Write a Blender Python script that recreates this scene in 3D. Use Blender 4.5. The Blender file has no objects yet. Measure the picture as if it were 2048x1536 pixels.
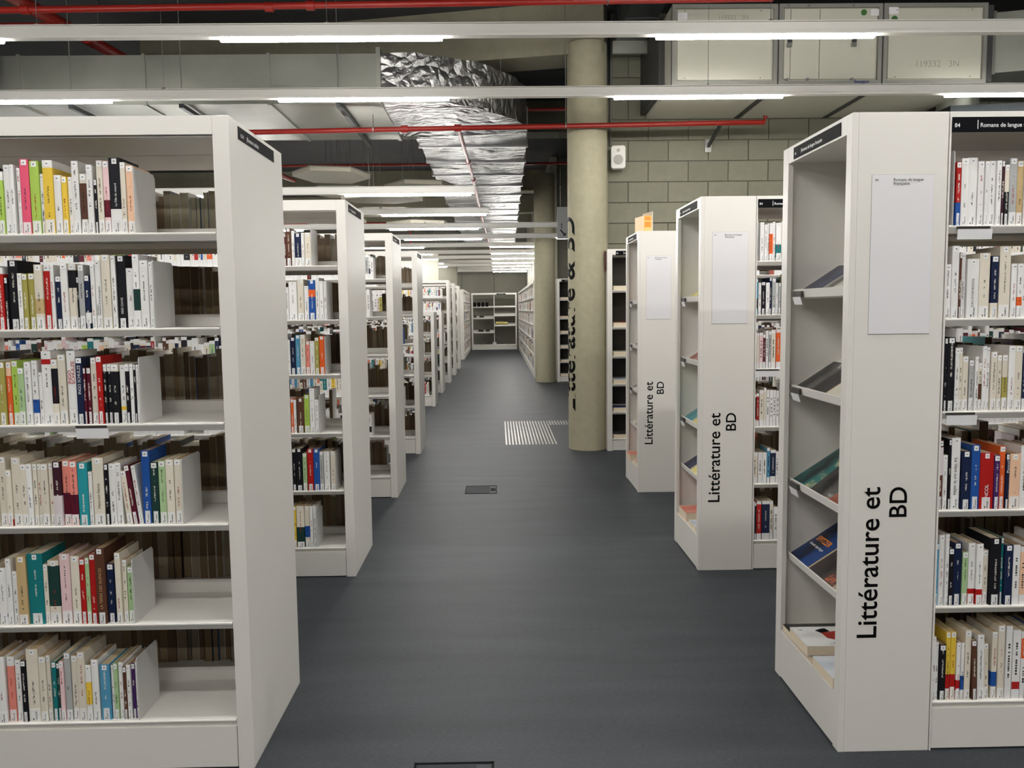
import bpy, math, random
from mathutils import Matrix, Vector
R = math.radians
sc = bpy.context.scene
col = sc.collection

# ------------------------------------------------------------------ camera
cam_d = bpy.data.cameras.new('camera'); cam = bpy.data.objects.new('camera', cam_d); col.objects.link(cam)
def cam_matrix(h, pitch, yaw, roll):
    fw = Vector((math.sin(yaw)*math.cos(pitch), math.cos(yaw)*math.cos(pitch), -math.sin(pitch)))
    rt = Vector((math.cos(yaw), -math.sin(yaw), 0)); up = rt.cross(fw)
    r2 = rt*math.cos(roll) + up*math.sin(roll); u2 = up*math.cos(roll) - rt*math.sin(roll)
    m = Matrix((r2, u2, -fw)).transposed().to_4x4(); m.translation = Vector((0, 0, h)); return m
cam.matrix_world = cam_matrix(1.5323, 0.0892, 0.0168, -0.0116)
cam_d.sensor_width = 36; cam_d.lens = 1674.3/2048*36; cam_d.clip_start = .05; cam_d.clip_end = 200
sc.camera = cam
# ------------------------------------------------------------------ world, exposure
w = bpy.data.worlds.new('world'); sc.world = w; w.use_nodes = True
w.node_tree.nodes['Background'].inputs[0].default_value = (.9, .95, 1, 1)
w.node_tree.nodes['Background'].inputs[1].default_value = .35
sc.view_settings.view_transform = 'Standard'; sc.view_settings.look = 'None'
sc.view_settings.exposure = 2.02; sc.view_settings.gamma = 1; sc.view_settings.use_curve_mapping = False
sc.cycles.max_bounces = 7; sc.cycles.diffuse_bounces = 4; sc.cycles.glossy_bounces = 3
sc.cycles.use_denoising = True; sc.cycles.sample_clamp_indirect = 6
TUBE_POWER = 22.0

# ------------------------------------------------------------------ materials
def lin(c):
    return tuple(((v/255)/12.92 if v <= 10 else ((v/255+.055)/1.055)**2.4) for v in c)
class NT:
    def __init__(s, name):
        s.m = bpy.data.materials.new(name); s.m.use_nodes = True; s.t = s.m.node_tree; s.n = s.t.nodes
        s.b = s.n['Principled BSDF']
    def add(s, typ, **kw):
        x = s.n.new(typ)
        for k, v in kw.items(): setattr(x, k, v)
        return x
    def link(s, a, b): s.t.links.new(a, b)
    def put(s, sock, v):
        if hasattr(v, 'is_linked') or hasattr(v, 'links'): s.link(v, sock)
        else: sock.default_value = v
    def math(s, op, a, b=0.0, c=None):
        x = s.add('ShaderNodeMath', operation=op); s.put(x.inputs[0], a); s.put(x.inputs[1], b)
        if c is not None: s.put(x.inputs[2], c)
        return x.outputs[0]
    def mix(s, f, a, b):
        x = s.add('ShaderNodeMix', data_type='RGBA'); s.put(x.inputs[0], f); s.put(x.inputs[6], a); s.put(x.inputs[7], b); return x.outputs[2]
    def noise(s, scale, vec=None, detail=3, rough=.5, sc3=None):
        x = s.add('ShaderNodeTexNoise'); x.inputs['Scale'].default_value = scale; x.inputs['Detail'].default_value = detail
        x.inputs['Roughness'].default_value = rough
        if vec is None: vec = s.add('ShaderNodeTexCoord').outputs['Object']
        if sc3:
            mp = s.add('ShaderNodeMapping'); mp.inputs['Scale'].default_value = sc3; s.link(vec, mp.inputs[0]); vec = mp.outputs[0]
        s.link(vec, x.inputs['Vector']); return x.outputs['Fac']
    def ramp(s, f, lo, hi):
        x = s.add('ShaderNodeMapRange'); s.put(x.inputs[0], f); x.inputs[1].default_value = lo; x.inputs[2].default_value = hi; return x.outputs[0]
    def bump(s, h, strength, dist=.01):
        x = s.add('ShaderNodeBump'); x.inputs['Strength'].default_value = strength; x.inputs['Distance'].default_value = dist
        s.link(h, x.inputs['Height']); s.link(x.outputs[0], s.b.inputs['Normal'])
def c4(c, f=1): l = lin(c); return (l[0]*f, l[1]*f, l[2]*f, 1)
def simple(name, c, rough=.5, metal=0, var=.06, scale=6, bump=0, bscale=60, sc3=None, spec=None):
    t = NT(name); a = c4(c, 1-var); b = c4(c, 1+var)
    t.link(t.mix(t.noise(scale, sc3=sc3), a, b), t.b.inputs['Base Color'])
    t.b.inputs['Roughness'].default_value = rough; t.b.inputs['Metallic'].default_value = metal
    if spec is not None: t.b.inputs['Specular IOR Level'].default_value = spec
    if bump: t.bump(t.noise(bscale, sc3=sc3), bump, .004)
    return t.m
M = {}
M['white'] = simple('white_powder_coat', (228, 225, 219), .42, var=.015, scale=3, bump=.04, bscale=900)
M['white_board'] = simple('white_laminate', (226, 223, 217), .38, var=.012, scale=2, bump=.03, bscale=700)
M['rail'] = simple('rail_white', (244, 242, 236), .4, var=.01)
M['bookend'] = simple('bookend_white', (214, 213, 211), .45, var=.01)
M['black'] = simple('sign_black', (13, 14, 18), .6, var=.03, spec=.06)
M['ink'] = simple('ink_black', (6, 6, 7), .6, var=.02, spec=.1)
M['text_white'] = simple('text_white', (235, 235, 235), .5, var=.01)
M['paper'] = simple('paper_white', (225, 224, 227), .6, var=.01)
M['card'] = simple('card_white', (240, 240, 242), .5, var=.02, scale=40)
M['card_holder'] = simple('card_holder_dark', (60, 58, 55), .4)
M['dark_gap'] = simple('dark_gap', (25, 24, 23), .8)
M['red'] = simple('sprinkler_red', (158, 36, 28), .35, var=.1, scale=4)
M['steel_rod'] = simple('steel_rod', (150, 150, 146), .4, .8)
M['black_channel'] = simple('channel_dark', (70, 74, 76), .45, .7)
M['grey_conduit'] = simple('conduit_grey', (120, 122, 116), .5)
M['ceiling'] = simple('ceiling_slab', (74, 74, 76), .9, var=.25, scale=1.2, bump=.15, bscale=20)
M['raft'] = simple('acoustic_raft', (196, 190, 174), .8, var=.03, bump=.1, bscale=200)
M['raft_edge'] = simple('raft_edge', (150, 148, 138), .7)
M['ahu'] = simple('ahu_panel', (206, 205, 190), .45, var=.02, scale=1.5)
M['ahu_frame'] = simple('ahu_frame', (168, 168, 160), .35, .4)
M['ahu_dark'] = simple('ahu_gasket', (62, 62, 62), .6)
M['green'] = simple('green_sticker', (58, 110, 50), .5)
M['blue'] = simple('brand_blue', (20, 50, 120), .5)
M['pencil'] = simple('pencil_grey', (158, 157, 144), .8)
M['speaker'] = simple('speaker_white', (222, 221, 214), .5)
M['grille'] = simple('speaker_grille', (176, 175, 168), .7, bump=.6, bscale=900)
M['partition'] = simple('plaster_light', (196, 193, 178), .8, var=.03)
M['side_wall'] = simple('plaster_grey', (92, 92, 86), .85, var=.05)
M['wayfinding'] = simple('wayfinding_grey', (168, 170, 170), .5)
M['orange'] = simple('orange_plastic', (240, 140, 40), .4)
M['orange_light'] = simple('orange_light', (250, 190, 120), .4)
M['stud'] = simple('metal_stud', (225, 224, 215), .25, .3)
M['box_lid'] = simple('floor_lid', (46, 50, 54), .7, var=.1, spec=.2)
M['box_rim'] = simple('floor_rim', (16, 18, 18), .7, spec=.1)
M['back_dark'] = simple('back_panel_dark', (62, 58, 54), .7)
M['maroon'] = simple('maroon_plate', (90, 40, 36), .5)
# concrete
def concrete(name, c, rand=0):
    t = NT(name); n1 = t.noise(.9, detail=6, sc3=(1, 1, .35)); n2 = t.noise(14, detail=5)
    n3 = t.noise(60, detail=2)
    f = t.math('ADD', t.math('MULTIPLY', n1, .75), t.math('MULTIPLY', n2, .25))
    a = t.mix(t.ramp(f, .3, .7), c4(c, .72), c4(c, 1.12))
    if rand: a = t.mix(t.math('MULTIPLY', t.add('ShaderNodeObjectInfo').outputs['Random'], rand*1.6), a, c4(c, .55))
    pits = t.math('GREATER_THAN', n3, .73)
    t.link(t.mix(t.math('MULTIPLY', pits, .45), a, c4(c, .4)), t.b.inputs['Base Color'])
    t.b.inputs['Roughness'].default_value = .75
    t.bump(t.math('SUBTRACT', n2, t.math('MULTIPLY', pits, .5)), .18, .01); return t.m
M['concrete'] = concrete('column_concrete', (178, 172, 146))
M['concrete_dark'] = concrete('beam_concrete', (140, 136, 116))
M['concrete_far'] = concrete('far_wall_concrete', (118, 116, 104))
M['block'] = concrete('concrete_block', (134, 133, 115), rand=.2)
M['mortar'] = simple('mortar', (92, 90, 78), .9, var=.1, bump=.3, bscale=80)
# floor: blue grey linoleum with fine streaks
t = NT('floor_linoleum')
n1 = t.noise(3, detail=4, sc3=(.35, 2.2, 1)); n2 = t.noise(90, detail=3, sc3=(.6, 1.6, 1)); n3 = t.noise(420, detail=1)
f = t.math('ADD', t.math('MULTIPLY', n1, .45), t.math('MULTIPLY', n2, .55))
a = t.mix(t.ramp(f, .32, .68), c4((31, 36, 42)), c4((57, 62, 68)))
sp = t.math('GREATER_THAN', n3, .76)
t.link(t.mix(t.math('MULTIPLY', sp, .35), a, c4((96, 99, 100))), t.b.inputs['Base Color'])
t.b.inputs['Roughness'].default_value = .55; t.b.inputs['Specular IOR Level'].default_value = .35
t.bump(n2, .08, .003); M['floor'] = t.m
# galvanised sheet
t = NT('galvanised_sheet')
n1 = t.noise(1.6, detail=5); n2 = t.noise(40, detail=2)
t.link(t.mix(n1, c4((128, 132, 124)), c4((176, 176, 166))), t.b.inputs['Base Color'])
t.b.inputs['Metallic'].default_value = .75; t.link(t.math('ADD', t.math('MULTIPLY', n2, .15), .34), t.b.inputs['Roughness'])
t.bump(t.noise(2.2, detail=2), .35, .03); M['galv'] = t.m
t = NT('dark_duct')
t.link(t.mix(t.noise(30, detail=3, sc3=(1, 8, 1)), c4((30, 35, 38)), c4((52, 57, 60))), t.b.inputs['Base Color'])
t.b.inputs['Metallic'].default_value = .5; t.b.inputs['Roughness'].default_value = .45; M['dark_duct'] = t.m
# aluminium foil wrap
t = NT('foil_wrap')
v = t.add('ShaderNodeTexVoronoi'); v.feature = 'DISTANCE_TO_EDGE'; v.inputs['Scale'].default_value = 7
tc = t.add('ShaderNodeTexCoord'); mp = t.add('ShaderNodeMapping'); mp.inputs['Scale'].default_value = (.7, 1.3, .8)
dn = t.add('ShaderNodeTexNoise'); dn.inputs['Scale'].default_value = 3; dn.inputs['Detail'].default_value = 4
t.link(tc.outputs['Object'], dn.inputs['Vector']); va = t.add('ShaderNodeVectorMath', operation='MULTIPLY_ADD'); t.link(dn.outputs['Color'], va.inputs[0]); va.inputs[1].default_value = (.35, .35, .35); t.link(tc.outputs['Object'], va.inputs[2]); t.link(va.outputs[0], mp.inputs[0]); t.link(mp.outputs[0], v.inputs['Vector'])
n1 = t.noise(2.6, detail=7, rough=.65, sc3=(1.6, .7, 1)); n0 = t.noise(2.2, detail=2, sc3=(.3, 1.6, 1))
t.link(t.mix(n1, c4((128, 128, 130)), c4((214, 214, 212))), t.b.inputs['Base Color'])
t.b.inputs['Metallic'].default_value = .95; t.b.inputs['Roughness'].default_value = .38
h = t.math('ADD', t.math('MULTIPLY', v.outputs['Distance'], 1.3), t.math('ADD', t.math('MULTIPLY', n1, .25), t.math('MULTIPLY', n0, 2.2)))
t.bump(h, .6, .07); M['foil'] = t.m
M['foil_tape'] = simple('foil_tape', (190, 190, 192), .3, .95, bump=.3, bscale=60)
# tube light
t = NT('tube_light'); t.b.inputs['Base Color'].default_value = (1, 1, 1, 1)
t.b.inputs['Emission Color'].default_value = (1, .975, .93, 1); t.b.inputs['Emission Strength'].default_value = TUBE_POWER; M['tube'] = t.m

# book cover: everything that differs from book to book is read from the object
t = NT('book_cover')
def oattr(nm):
    x = t.add('ShaderNodeAttribute', attribute_type='OBJECT', attribute_name=nm); return x
tcx = t.add('ShaderNodeTexCoord'); sx = t.add('ShaderNodeSeparateXYZ'); t.link(tcx.outputs['Generated'], sx.inputs[0])
gx, gy, gz = sx.outputs
oi = t.add('ShaderNodeObjectInfo')
band = t.add('ShaderNodeSeparateXYZ'); t.link(oattr('band').outputs['Vector'], band.inputs[0])
inb = t.math('MULTIPLY', t.math('GREATER_THAN', gz, band.outputs[0]), t.math('LESS_THAN', gz, band.outputs[1]))
base = t.mix(inb, oi.outputs['Color'], oattr('band_colour').outputs['Color'])
ti = t.add('ShaderNodeSeparateXYZ'); t.link(oattr('title').outputs['Vector'], ti.inputs[0])
geo = t.add('ShaderNodeNewGeometry')
tn = t.add('ShaderNodeTexNoise'); tn.inputs['Scale'].default_value = 1; tn.inputs['Detail'].default_value = 1
mp = t.add('ShaderNodeMapping'); mp.inputs['Scale'].default_value = (420, 5, 330); t.link(geo.outputs['Position'], mp.inputs[0]); t.link(mp.outputs[0], tn.inputs['Vector'])
tn2 = t.add('ShaderNodeTexNoise'); tn2.inputs['Scale'].default_value = 1; tn2.inputs['Detail'].default_value = 0
mp2 = t.add('ShaderNodeMapping'); mp2.inputs['Scale'].default_value = (20, 5, 45); t.link(geo.outputs['Position'], mp2.inputs[0]); t.link(mp2.outputs[0], tn2.inputs['Vector'])
onspine = t.math('LESS_THAN', gy, .012)
dx = t.math('ABSOLUTE', t.math('SUBTRACT', gx, .5))
inx = t.math('LESS_THAN', dx, ti.outputs[2])
inz = t.math('MULTIPLY', t.math('GREATER_THAN', gz, ti.outputs[0]), t.math('LESS_THAN', gz, ti.outputs[1]))
letter = t.math('MULTIPLY', t.math('GREATER_THAN', tn.outputs['Fac'], .49), t.math('GREATER_THAN', tn2.outputs['Fac'], .44))
mask = t.math('MULTIPLY', t.math('MULTIPLY', onspine, inx), t.math('MULTIPLY', inz, letter))
t.link(t.mix(t.math('MULTIPLY', mask, .85), base, oattr('ink').outputs['Color']), t.b.inputs['Base Color'])
t.b.inputs['Roughness'].default_value = .45; t.b.inputs['Specular IOR Level'].default_value = .18; M['cover'] = t.m
# page block: fine lines
t = NT('page_block')
n = t.noise(1, detail=2, sc3=(70, 1.5, 1.5)); n2 = t.noise(2.5, detail=1)
oi = t.add('ShaderNodeObjectInfo')
t.link(t.mix(n, oi.outputs['Color'], t.mix(.35, oi.outputs['Color'], (.16, .11, .07, 1))), t.b.inputs['Base Color'])
t.b.inputs['Roughness'].default_value = .85; M['pages'] = t.m
# call number label and sticker: white with small printed marks
def label_mat(name, marks):
    t = NT(name); tc = t.add('ShaderNodeTexCoord'); s = t.add('ShaderNodeSeparateXYZ'); t.link(tc.outputs['Generated'], s.inputs[0])
    gx, gy, gz = s.outputs; geo = t.add('ShaderNodeNewGeometry')
    tn = t.add('ShaderNodeTexNoise'); tn.inputs['Scale'].default_value = 1; tn.inputs['Detail'].default_value = 1
    mp = t.add('ShaderNodeMapping'); mp.inputs['Scale'].default_value = (600, 5, 520); t.link(geo.outputs['Position'], mp.inputs[0]); t.link(mp.outputs[0], tn.inputs['Vector'])
    def rect(x0, x1, z0, z1):
        a = t.math('MULTIPLY', t.math('GREATER_THAN', gx, x0), t.math('LESS_THAN', gx, x1))
        b = t.math('MULTIPLY', t.math('GREATER_THAN', gz, z0), t.math('LESS_THAN', gz, z1)); return t.math('MULTIPLY', a, b)
    tot = None
    for (r, solid) in marks:
        m_ = rect(*r)
        m_ = t.math('MULTIPLY', m_, t.math('GREATER_THAN', tn.outputs['Fac'], .36 if solid else .46))
        tot = m_ if tot is None else t.math('MAXIMUM', tot, m_)
    oi = t.add('ShaderNodeObjectInfo')
    base = t.mix(.12, (.86, .86, .86, 1), oi.outputs['Color'])
    t.link(t.mix(t.math('MULTIPLY', tot, .9), base, (.03, .03, .03, 1)), t.b.inputs['Base Color'])
    t.b.inputs['Roughness'].default_value = .35; return t.m
M['call_label'] = label_mat('call_label', [((.30, .44, .08, .26), 1), ((.56, .72, .08, .78), 0)])
M['top_sticker'] = label_mat('top_sticker', [((.34, .66, .38, .60), 1)])
# mass of books: colour from the mesh
t = NT('book_mass'); a = t.add('ShaderNodeVertexColor'); a.layer_name = 'col'
t.link(a.outputs['Color'], t.b.inputs['Base Color']); t.b.inputs['Roughness'].default_value = .45; M['mass'] = t.m
# printed covers of the displayed books
def art(name, a, b, c, scale=9, thr=.55):
    t = NT(name); n = t.noise(scale*.5, detail=4, rough=.55, sc3=(1, 1.6, 1)); n2 = t.noise(scale*.9, detail=6, rough=.65)
    x = t.mix(t.ramp(n, .40, .60), c4(a), c4(b)); t.link(t.mix(t.ramp(n2, thr+.02, thr+.10), x, c4(c)), t.b.inputs['Base Color'])
    t.b.inputs['Roughness'].default_value = .3; t.b.inputs['Specular IOR Level'].default_value = .3; return t.m
ART = dict(navy=art('art_navy', (30, 34, 62), (52, 58, 96), (70, 74, 90)), photo=art('art_photo', (60, 60, 58), (190, 188, 176), (235, 233, 225)),
    mono=art('art_mono', (30, 28, 28), (90, 88, 86), (220, 218, 212), thr=.6), blackgrey=art('art_black', (30, 28, 30), (44, 42, 44), (120, 118, 120), thr=.66),
    cream=art('art_cream', (206, 202, 182), (220, 216, 200), (190, 186, 170)), tealart=art('art_teal', (14, 30, 34), (40, 110, 108), (200, 190, 140), thr=.57),
    brown=art('art_brown', (120, 80, 60), (160, 50, 36), (190, 180, 160)), lightning=art('art_lightning', (10, 14, 30), (24, 60, 120), (150, 190, 230), thr=.64),
    orange=art('art_orange', (26, 22, 24), (60, 50, 48), (232, 110, 50), thr=.58), rocks=art('art_rocks', (210, 210, 208), (232, 232, 230), (120, 122, 128), 14, .62),
    dark=art('art_dark', (24, 24, 22), (60, 62, 58), (160, 160, 150), thr=.62), sky=art('art_sky', (190, 200, 212), (222, 226, 230), (60, 60, 70), thr=.68),
    salmon=art('art_salmon', (222, 120, 104), (230, 140, 122), (236, 180, 160)), tealflat=art('art_teal_flat', (58, 130, 140), (80, 150, 156), (230, 220, 140), thr=.66),
    yellow=art('art_yellow', (220, 206, 110), (236, 226, 160), (60, 70, 90), thr=.62), blush=art('art_blush', (220, 170, 150), (230, 200, 180), (190, 80, 70), thr=.62),
    blue=art('art_blue', (28, 40, 100), (50, 70, 150), (200, 200, 210), thr=.64))

# ------------------------------------------------------------------ mesh helpers
class MB:
    def __init__(s): s.v = []; s.f = []; s.mi = []
    def quad(s, pts, mi=0):
        n = len(s.v); s.v += [tuple(p) for p in pts]; s.f.append(tuple(range(n, n+len(pts)))); s.mi.append(mi)
    def box(s, x0, x1, y0, y1, z0, z1, mi=0):
        n = len(s.v)
        s.v += [(x0,y0,z0),(x1,y0,z0),(x1,y1,z0),(x0,y1,z0),(x0,y0,z1),(x1,y0,z1),(x1,y1,z1),(x0,y1,z1)]
        for q in ((0,3,2,1),(4,5,6,7),(0,1,5,4),(1,2,6,5),(2,3,7,6),(3,0,4,7)): s.f.append(tuple(n+i for i in q)); s.mi.append(mi)
        return s
    def prism(s, poly, axis, a, b, mi=0):
        """extrude a 2D polygon along axis ('x': poly in (y,z); 'y': (x,z); 'z': (x,y))"""
        def P(p, t): return {'x': (t, p[0], p[1]), 'y': (p[0], t, p[1]), 'z': (p[0], p[1], t)}[axis]
        n = len(s.v); k = len(poly); s.v += [P(p, a) for p in poly] + [P(p, b) for p in poly]
        s.f.append(tuple(range(n, n+k))); s.f.append(tuple(range(n+2*k-1, n+k-1, -1))); s.mi += [mi, mi]
        for i in range(k):
            j = (i+1) % k; s.f.append((n+i, n+j, n+k+j, n+k+i)[::-1]); s.mi.append(mi)
        return s
    def tube(s, pts, r, seg=10, mi=0, caps=True):
        pts = [Vector(p) for p in pts]; rings = []
        for i, p in enumerate(pts):
            d = (pts[min(i+1, len(pts)-1)] - pts[max(i-1, 0)]).normalized()
            u = d.orthogonal().normalized() if i == 0 else (u - d*u.dot(d)).normalized()
            v = d.cross(u); n = len(s.v); rr = r[i] if isinstance(r, (list, tuple)) else r
            s.v += [tuple(p + (u*math.cos(2*math.pi*k/seg) + v*math.sin(2*math.pi*k/seg))*rr) for k in range(seg)]; rings.append(n)
        for a, b in zip(rings, rings[1:]):
            for k in range(seg): s.f.append((a+k, a+(k+1) % seg, b+(k+1) % seg, b+k)); s.mi.append(mi)
        if caps:
            s.f.append(tuple(rings[0]+k for k in range(seg))[::-1]); s.f.append(tuple(rings[-1]+k for k in range(seg))); s.mi += [mi, mi]
        return s
    def mesh(s, name, mats, smooth=False):
        me = bpy.data.meshes.new(name); me.from_pydata(s.v, [], s.f)
        for m in (mats if isinstance(mats, list) else [mats]): me.materials.append(m)
        if any(s.mi): me.polygons.foreach_set('material_index', s.mi)
        if smooth: me.polygons.foreach_set('use_smooth', [True]*len(s.f))
        me.validate(); me.update()
        import bmesh
        bm = bmesh.new(); bm.from_mesh(me); bmesh.ops.recalc_face_normals(bm, faces=bm.faces); bm.to_mesh(me); bm.free()
        return me
    def build(s, name, mats, parent=None, smooth=False, bevel=0):
        me = s.mesh(name, mats, smooth); o = bpy.data.objects.new(name, me); col.objects.link(o); o.parent = parent
        if bevel:
            b = o.modifiers.new('bevel', 'BEVEL'); b.width = bevel; b.segments = 2; b.limit_method = 'ANGLE'
        if smooth:
            me.set_sharp_from_angle(angle=R(40)) if hasattr(me, 'set_sharp_from_angle') else None
        return o
def boxo(name, b, m, parent=None, bevel=0): return MB().box(*b).build(name, m, parent, bevel=bevel)
def tag(o, label, cat, group=None, kind=None):
    o['label'] = label; o['category'] = cat
    if group: o['group'] = group
    if kind: o['kind'] = kind
    return o
def empty(name, loc, rz=0, label=None, cat=None, group=None):
    o = bpy.data.objects.new(name, None); col.objects.link(o); o.location = loc; o.rotation_euler = (0, 0, rz); o.empty_display_size = .1
    if label: tag(o, label, cat, group)
    return o
def struct(o, label=None):
    o['kind'] = 'structure'
    if label: o['label'] = label
    return o
def text_mesh(body, width=None, height=None, bold=0.0, align='LEFT', spacing=1.0, line=1.0):
    """flat lettering as a mesh in its own xy plane, scaled to the wanted width or cap height"""
    cu = bpy.data.curves.new('lettering', 'FONT'); cu.body = body; cu.align_x = align; cu.offset = bold
    cu.space_character = spacing; cu.space_line = line; cu.size = 1; cu.extrude = .004; cu.resolution_u = 4
    o = bpy.data.objects.new('lettering', cu); col.objects.link(o)
    dg = bpy.context.evaluated_depsgraph_get(); me = bpy.data.meshes.new_from_object(o.evaluated_get(dg))
    bpy.data.objects.remove(o); bpy.data.curves.remove(cu)
    xs = [v.co.x for v in me.vertices]; ys = [v.co.y for v in me.vertices]
    x0, x1, y0, y1 = min(xs), max(xs), min(ys), max(ys)
    k = (width/(x1-x0)) if width else (height/(y1-y0) if height else 1)
    for v in me.vertices: v.co = Vector(((v.co.x-x0)*k, v.co.y*k, v.co.z*k))
    return me, (x1-x0)*k, (y1-y0)*k
def put_text(name, body, origin, ux, uy, mat, parent=None, **kw):
    """origin = left end of the baseline; ux, uy = reading direction and letter-up direction (in the parent's space)"""
    me, w_, h_ = text_mesh(body, **kw); ux = Vector(ux); uy = Vector(uy); n = ux.cross(uy)
    for v in me.vertices: v.co = Vector(origin) + ux*v.co.x + uy*v.co.y + n*v.co.z
    me.materials.clear(); me.materials.append(mat)
    o = bpy.data.objects.new(name, me); col.objects.link(o); o.parent = parent; return o

# ------------------------------------------------------------------ setting
struct(boxo('floor', (-9, 9, -5, 33, -.1, 0), M['floor']), 'dark blue-grey linoleum floor of the library')
struct(boxo('ceiling', (-9, 9, -5, 33, 4.72, 4.9), M['ceiling']), 'dark concrete ceiling slab above the ducts')
struct(boxo('wall_left', (-9.2, -9, -5, 33, 0, 4.8), M['side_wall']))
struct(boxo('wall_back', (-9, 9, -5.2, -5, 0, 4.8), M['side_wall']))
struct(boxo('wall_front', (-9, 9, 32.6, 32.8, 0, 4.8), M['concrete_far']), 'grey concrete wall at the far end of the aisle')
struct(boxo('wall_far_right', (9, 9.2, -5, 33, 0, 4.8), M['side_wall']))
wb = struct(boxo('wall_right', (1.25, 9, 9.410, 9.62, 0, 4.72), M['mortar']), 'wall of grey concrete blocks behind the right bookcases')
bw, bh, g = .433, .2135, .011
blk = {}
rnd = random.Random(4)
for r_ in range(20):
    z = .004 + r_*(bh+g)
    x = 1.252 - (0 if r_ % 2 else (bw+g)/2)
    while x < 6.0:
        a = max(x, 1.252); b = x + bw
        if b-a > .05 and z+bh < 4.72:
            key = round(b-a, 3)
            if key not in blk:
                m = MB(); c = .006
                m.prism([(0, 0), (b-a, 0), (b-a, bh), (0, bh)], 'y', 0, .03)
                blk[key] = m.mesh('block', M['block'])
            o = bpy.data.objects.new('block', blk[key]); col.objects.link(o); o.parent = wb
            o.location = (a, 9.398 + rnd.uniform(-.003, .003), z)
        x += bw + g
# shuttered concrete of the far wall: panel joints
for i, x in enumerate((-2.6, -1.35, -.1, 1.15)):
    boxo('joint', (x-.006, x+.006, 32.585, 32.6, 0, 4.7), M['dark_gap'], bpy.data.objects['wall_front'])
struct(boxo('wall_partition', (-7, -1.62, 23.6, 23.8, 0, 3.1), M['partition']), 'pale plaster partition beyond the left bookcases')
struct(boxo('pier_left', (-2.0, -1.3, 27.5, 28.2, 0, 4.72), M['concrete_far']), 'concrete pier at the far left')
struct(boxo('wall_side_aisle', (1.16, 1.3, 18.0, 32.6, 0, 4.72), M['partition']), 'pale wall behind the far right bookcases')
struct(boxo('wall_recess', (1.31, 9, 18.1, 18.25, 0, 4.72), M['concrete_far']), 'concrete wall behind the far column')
def column(name, x, y, r, label):
    m = MB(); m.tube([(0, 0, 0), (0, 0, 4.3)], r, 64)
    o = m.build(name, M['concrete'], smooth=True); o.location = (x, y, 0); o['kind'] = 'structure'; o['label'] = label
    mr = MB()
    for z in (1.05, 2.1, 3.15, 4.2): mr.tube([(0, 0, z-.003), (0, 0, z+.003)], r+.0012, 64, caps=False)
    return o
c1 = column('column_near', .985, 9.12, .212, 'round concrete column with vertical lettering beside the aisle')
c2 = column('column_far', 1.005, 17.6, .215, 'plain round concrete column further down the aisle')
# lettering wrapped round the near column
me, w_, h_ = text_mesh('Littérature & BD', width=2.081, bold=.018)
for v in me.vertices:
    th = R(43) - v.co.y/.213; rr = .2135 + v.co.z*.5
    v.co = Vector((-rr*math.cos(th), -rr*math.sin(th), .424 + v.co.x))
me.materials.clear(); me.materials.append(M['ink'])
o = bpy.data.objects.new('lettering', me); col.objects.link(o); o.parent = c1
# beams
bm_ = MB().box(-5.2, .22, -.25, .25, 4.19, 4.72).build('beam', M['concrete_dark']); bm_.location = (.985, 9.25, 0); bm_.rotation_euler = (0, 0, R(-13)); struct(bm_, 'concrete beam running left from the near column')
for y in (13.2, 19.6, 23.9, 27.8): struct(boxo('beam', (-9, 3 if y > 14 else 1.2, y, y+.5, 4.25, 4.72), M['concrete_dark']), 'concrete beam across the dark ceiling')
# far wall parts right of the near column
struct(boxo('trim_corner', (1.2, 1.25, 9.40, 9.62, 0, 4.72), M['concrete_dark']), 'concrete edge of the block wall')

# ------------------------------------------------------------------ linear lights
def rail(name, Y, z, x0, x1, lit, label, wires, top=None):
    t_ = empty(name, (0, Y, z), 0, label, 'light', 'suspended linear lights')
    MB().box(x0, x1, -.028, .028, .02, .078).box(x0, x1, -.031, .031, .082, .088).build('housing', M['rail'], t_)
    MB().box(x0, x1, -.034, .034, 0, .018).build('reflector', M['rail'], t_)
    for a, b in lit:
        m = MB(); m.prism([(-.024, -.014), (-.014, -.024), (.014, -.024), (.024, -.014), (.024, 0), (-.024, 0)], 'x', a, b); m.build('diffuser', M['tube'], t_)
    for wx in wires:
        MB().tube([(wx, 0, .088), (wx, 0, (top or 4.715 if not any(b-.1 < Y < b+.6 for b in (13.2, 19.6, 23.9, 27.8)) and not (7 < Y < 8 and wx < -3) else 4.7)-z)], .0025, 6).tube([(wx, 0, .088), (wx, 0, .105)], [.03, .008], 10).build('suspension_wire', M['steel_rod'], t_)
    return t_
P1 = 2.965
lits = lambda s0, a, b, p=P1: [(s0+k*p, s0+k*p+1.5) for k in range(-4, 5) if s0+k*p > a and s0+k*p+1.5 < b]
rn = 0
words = ['nearest', 'second', 'third', 'fourth', 'fifth', 'sixth', 'seventh', 'eighth', 'ninth', 'tenth', 'eleventh', 'twelfth', 'thirteenth']
for Y in (-2.6, -.9, .8, 2.5, 4.2):
    rail('linear_light', Y, 3.38, -7, 7, lits(-1.87, -7, 7), 'white linear light out of the picture, %s above the viewer' % {-2.6: 'rearmost', -.9: 'fourth forward', .8: 'third forward', 2.5: 'second forward', 4.2: 'foremost'}[Y], (-3.3, 0, 3.3))
rail('linear_light', 5.9, 3.385, -7, 7, lits(-1.85, -7, 7), 'white linear light crossing the whole top of the picture, highest and nearest', (-3.08, -1.13, 1.9))
rail('linear_light', 7.61, 3.40, -7, 7, lits(-1.9, -7, 7), 'white linear light crossing just above the left bookcase, second nearest', (-4.7, -2.9, .06, 1.9))
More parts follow.
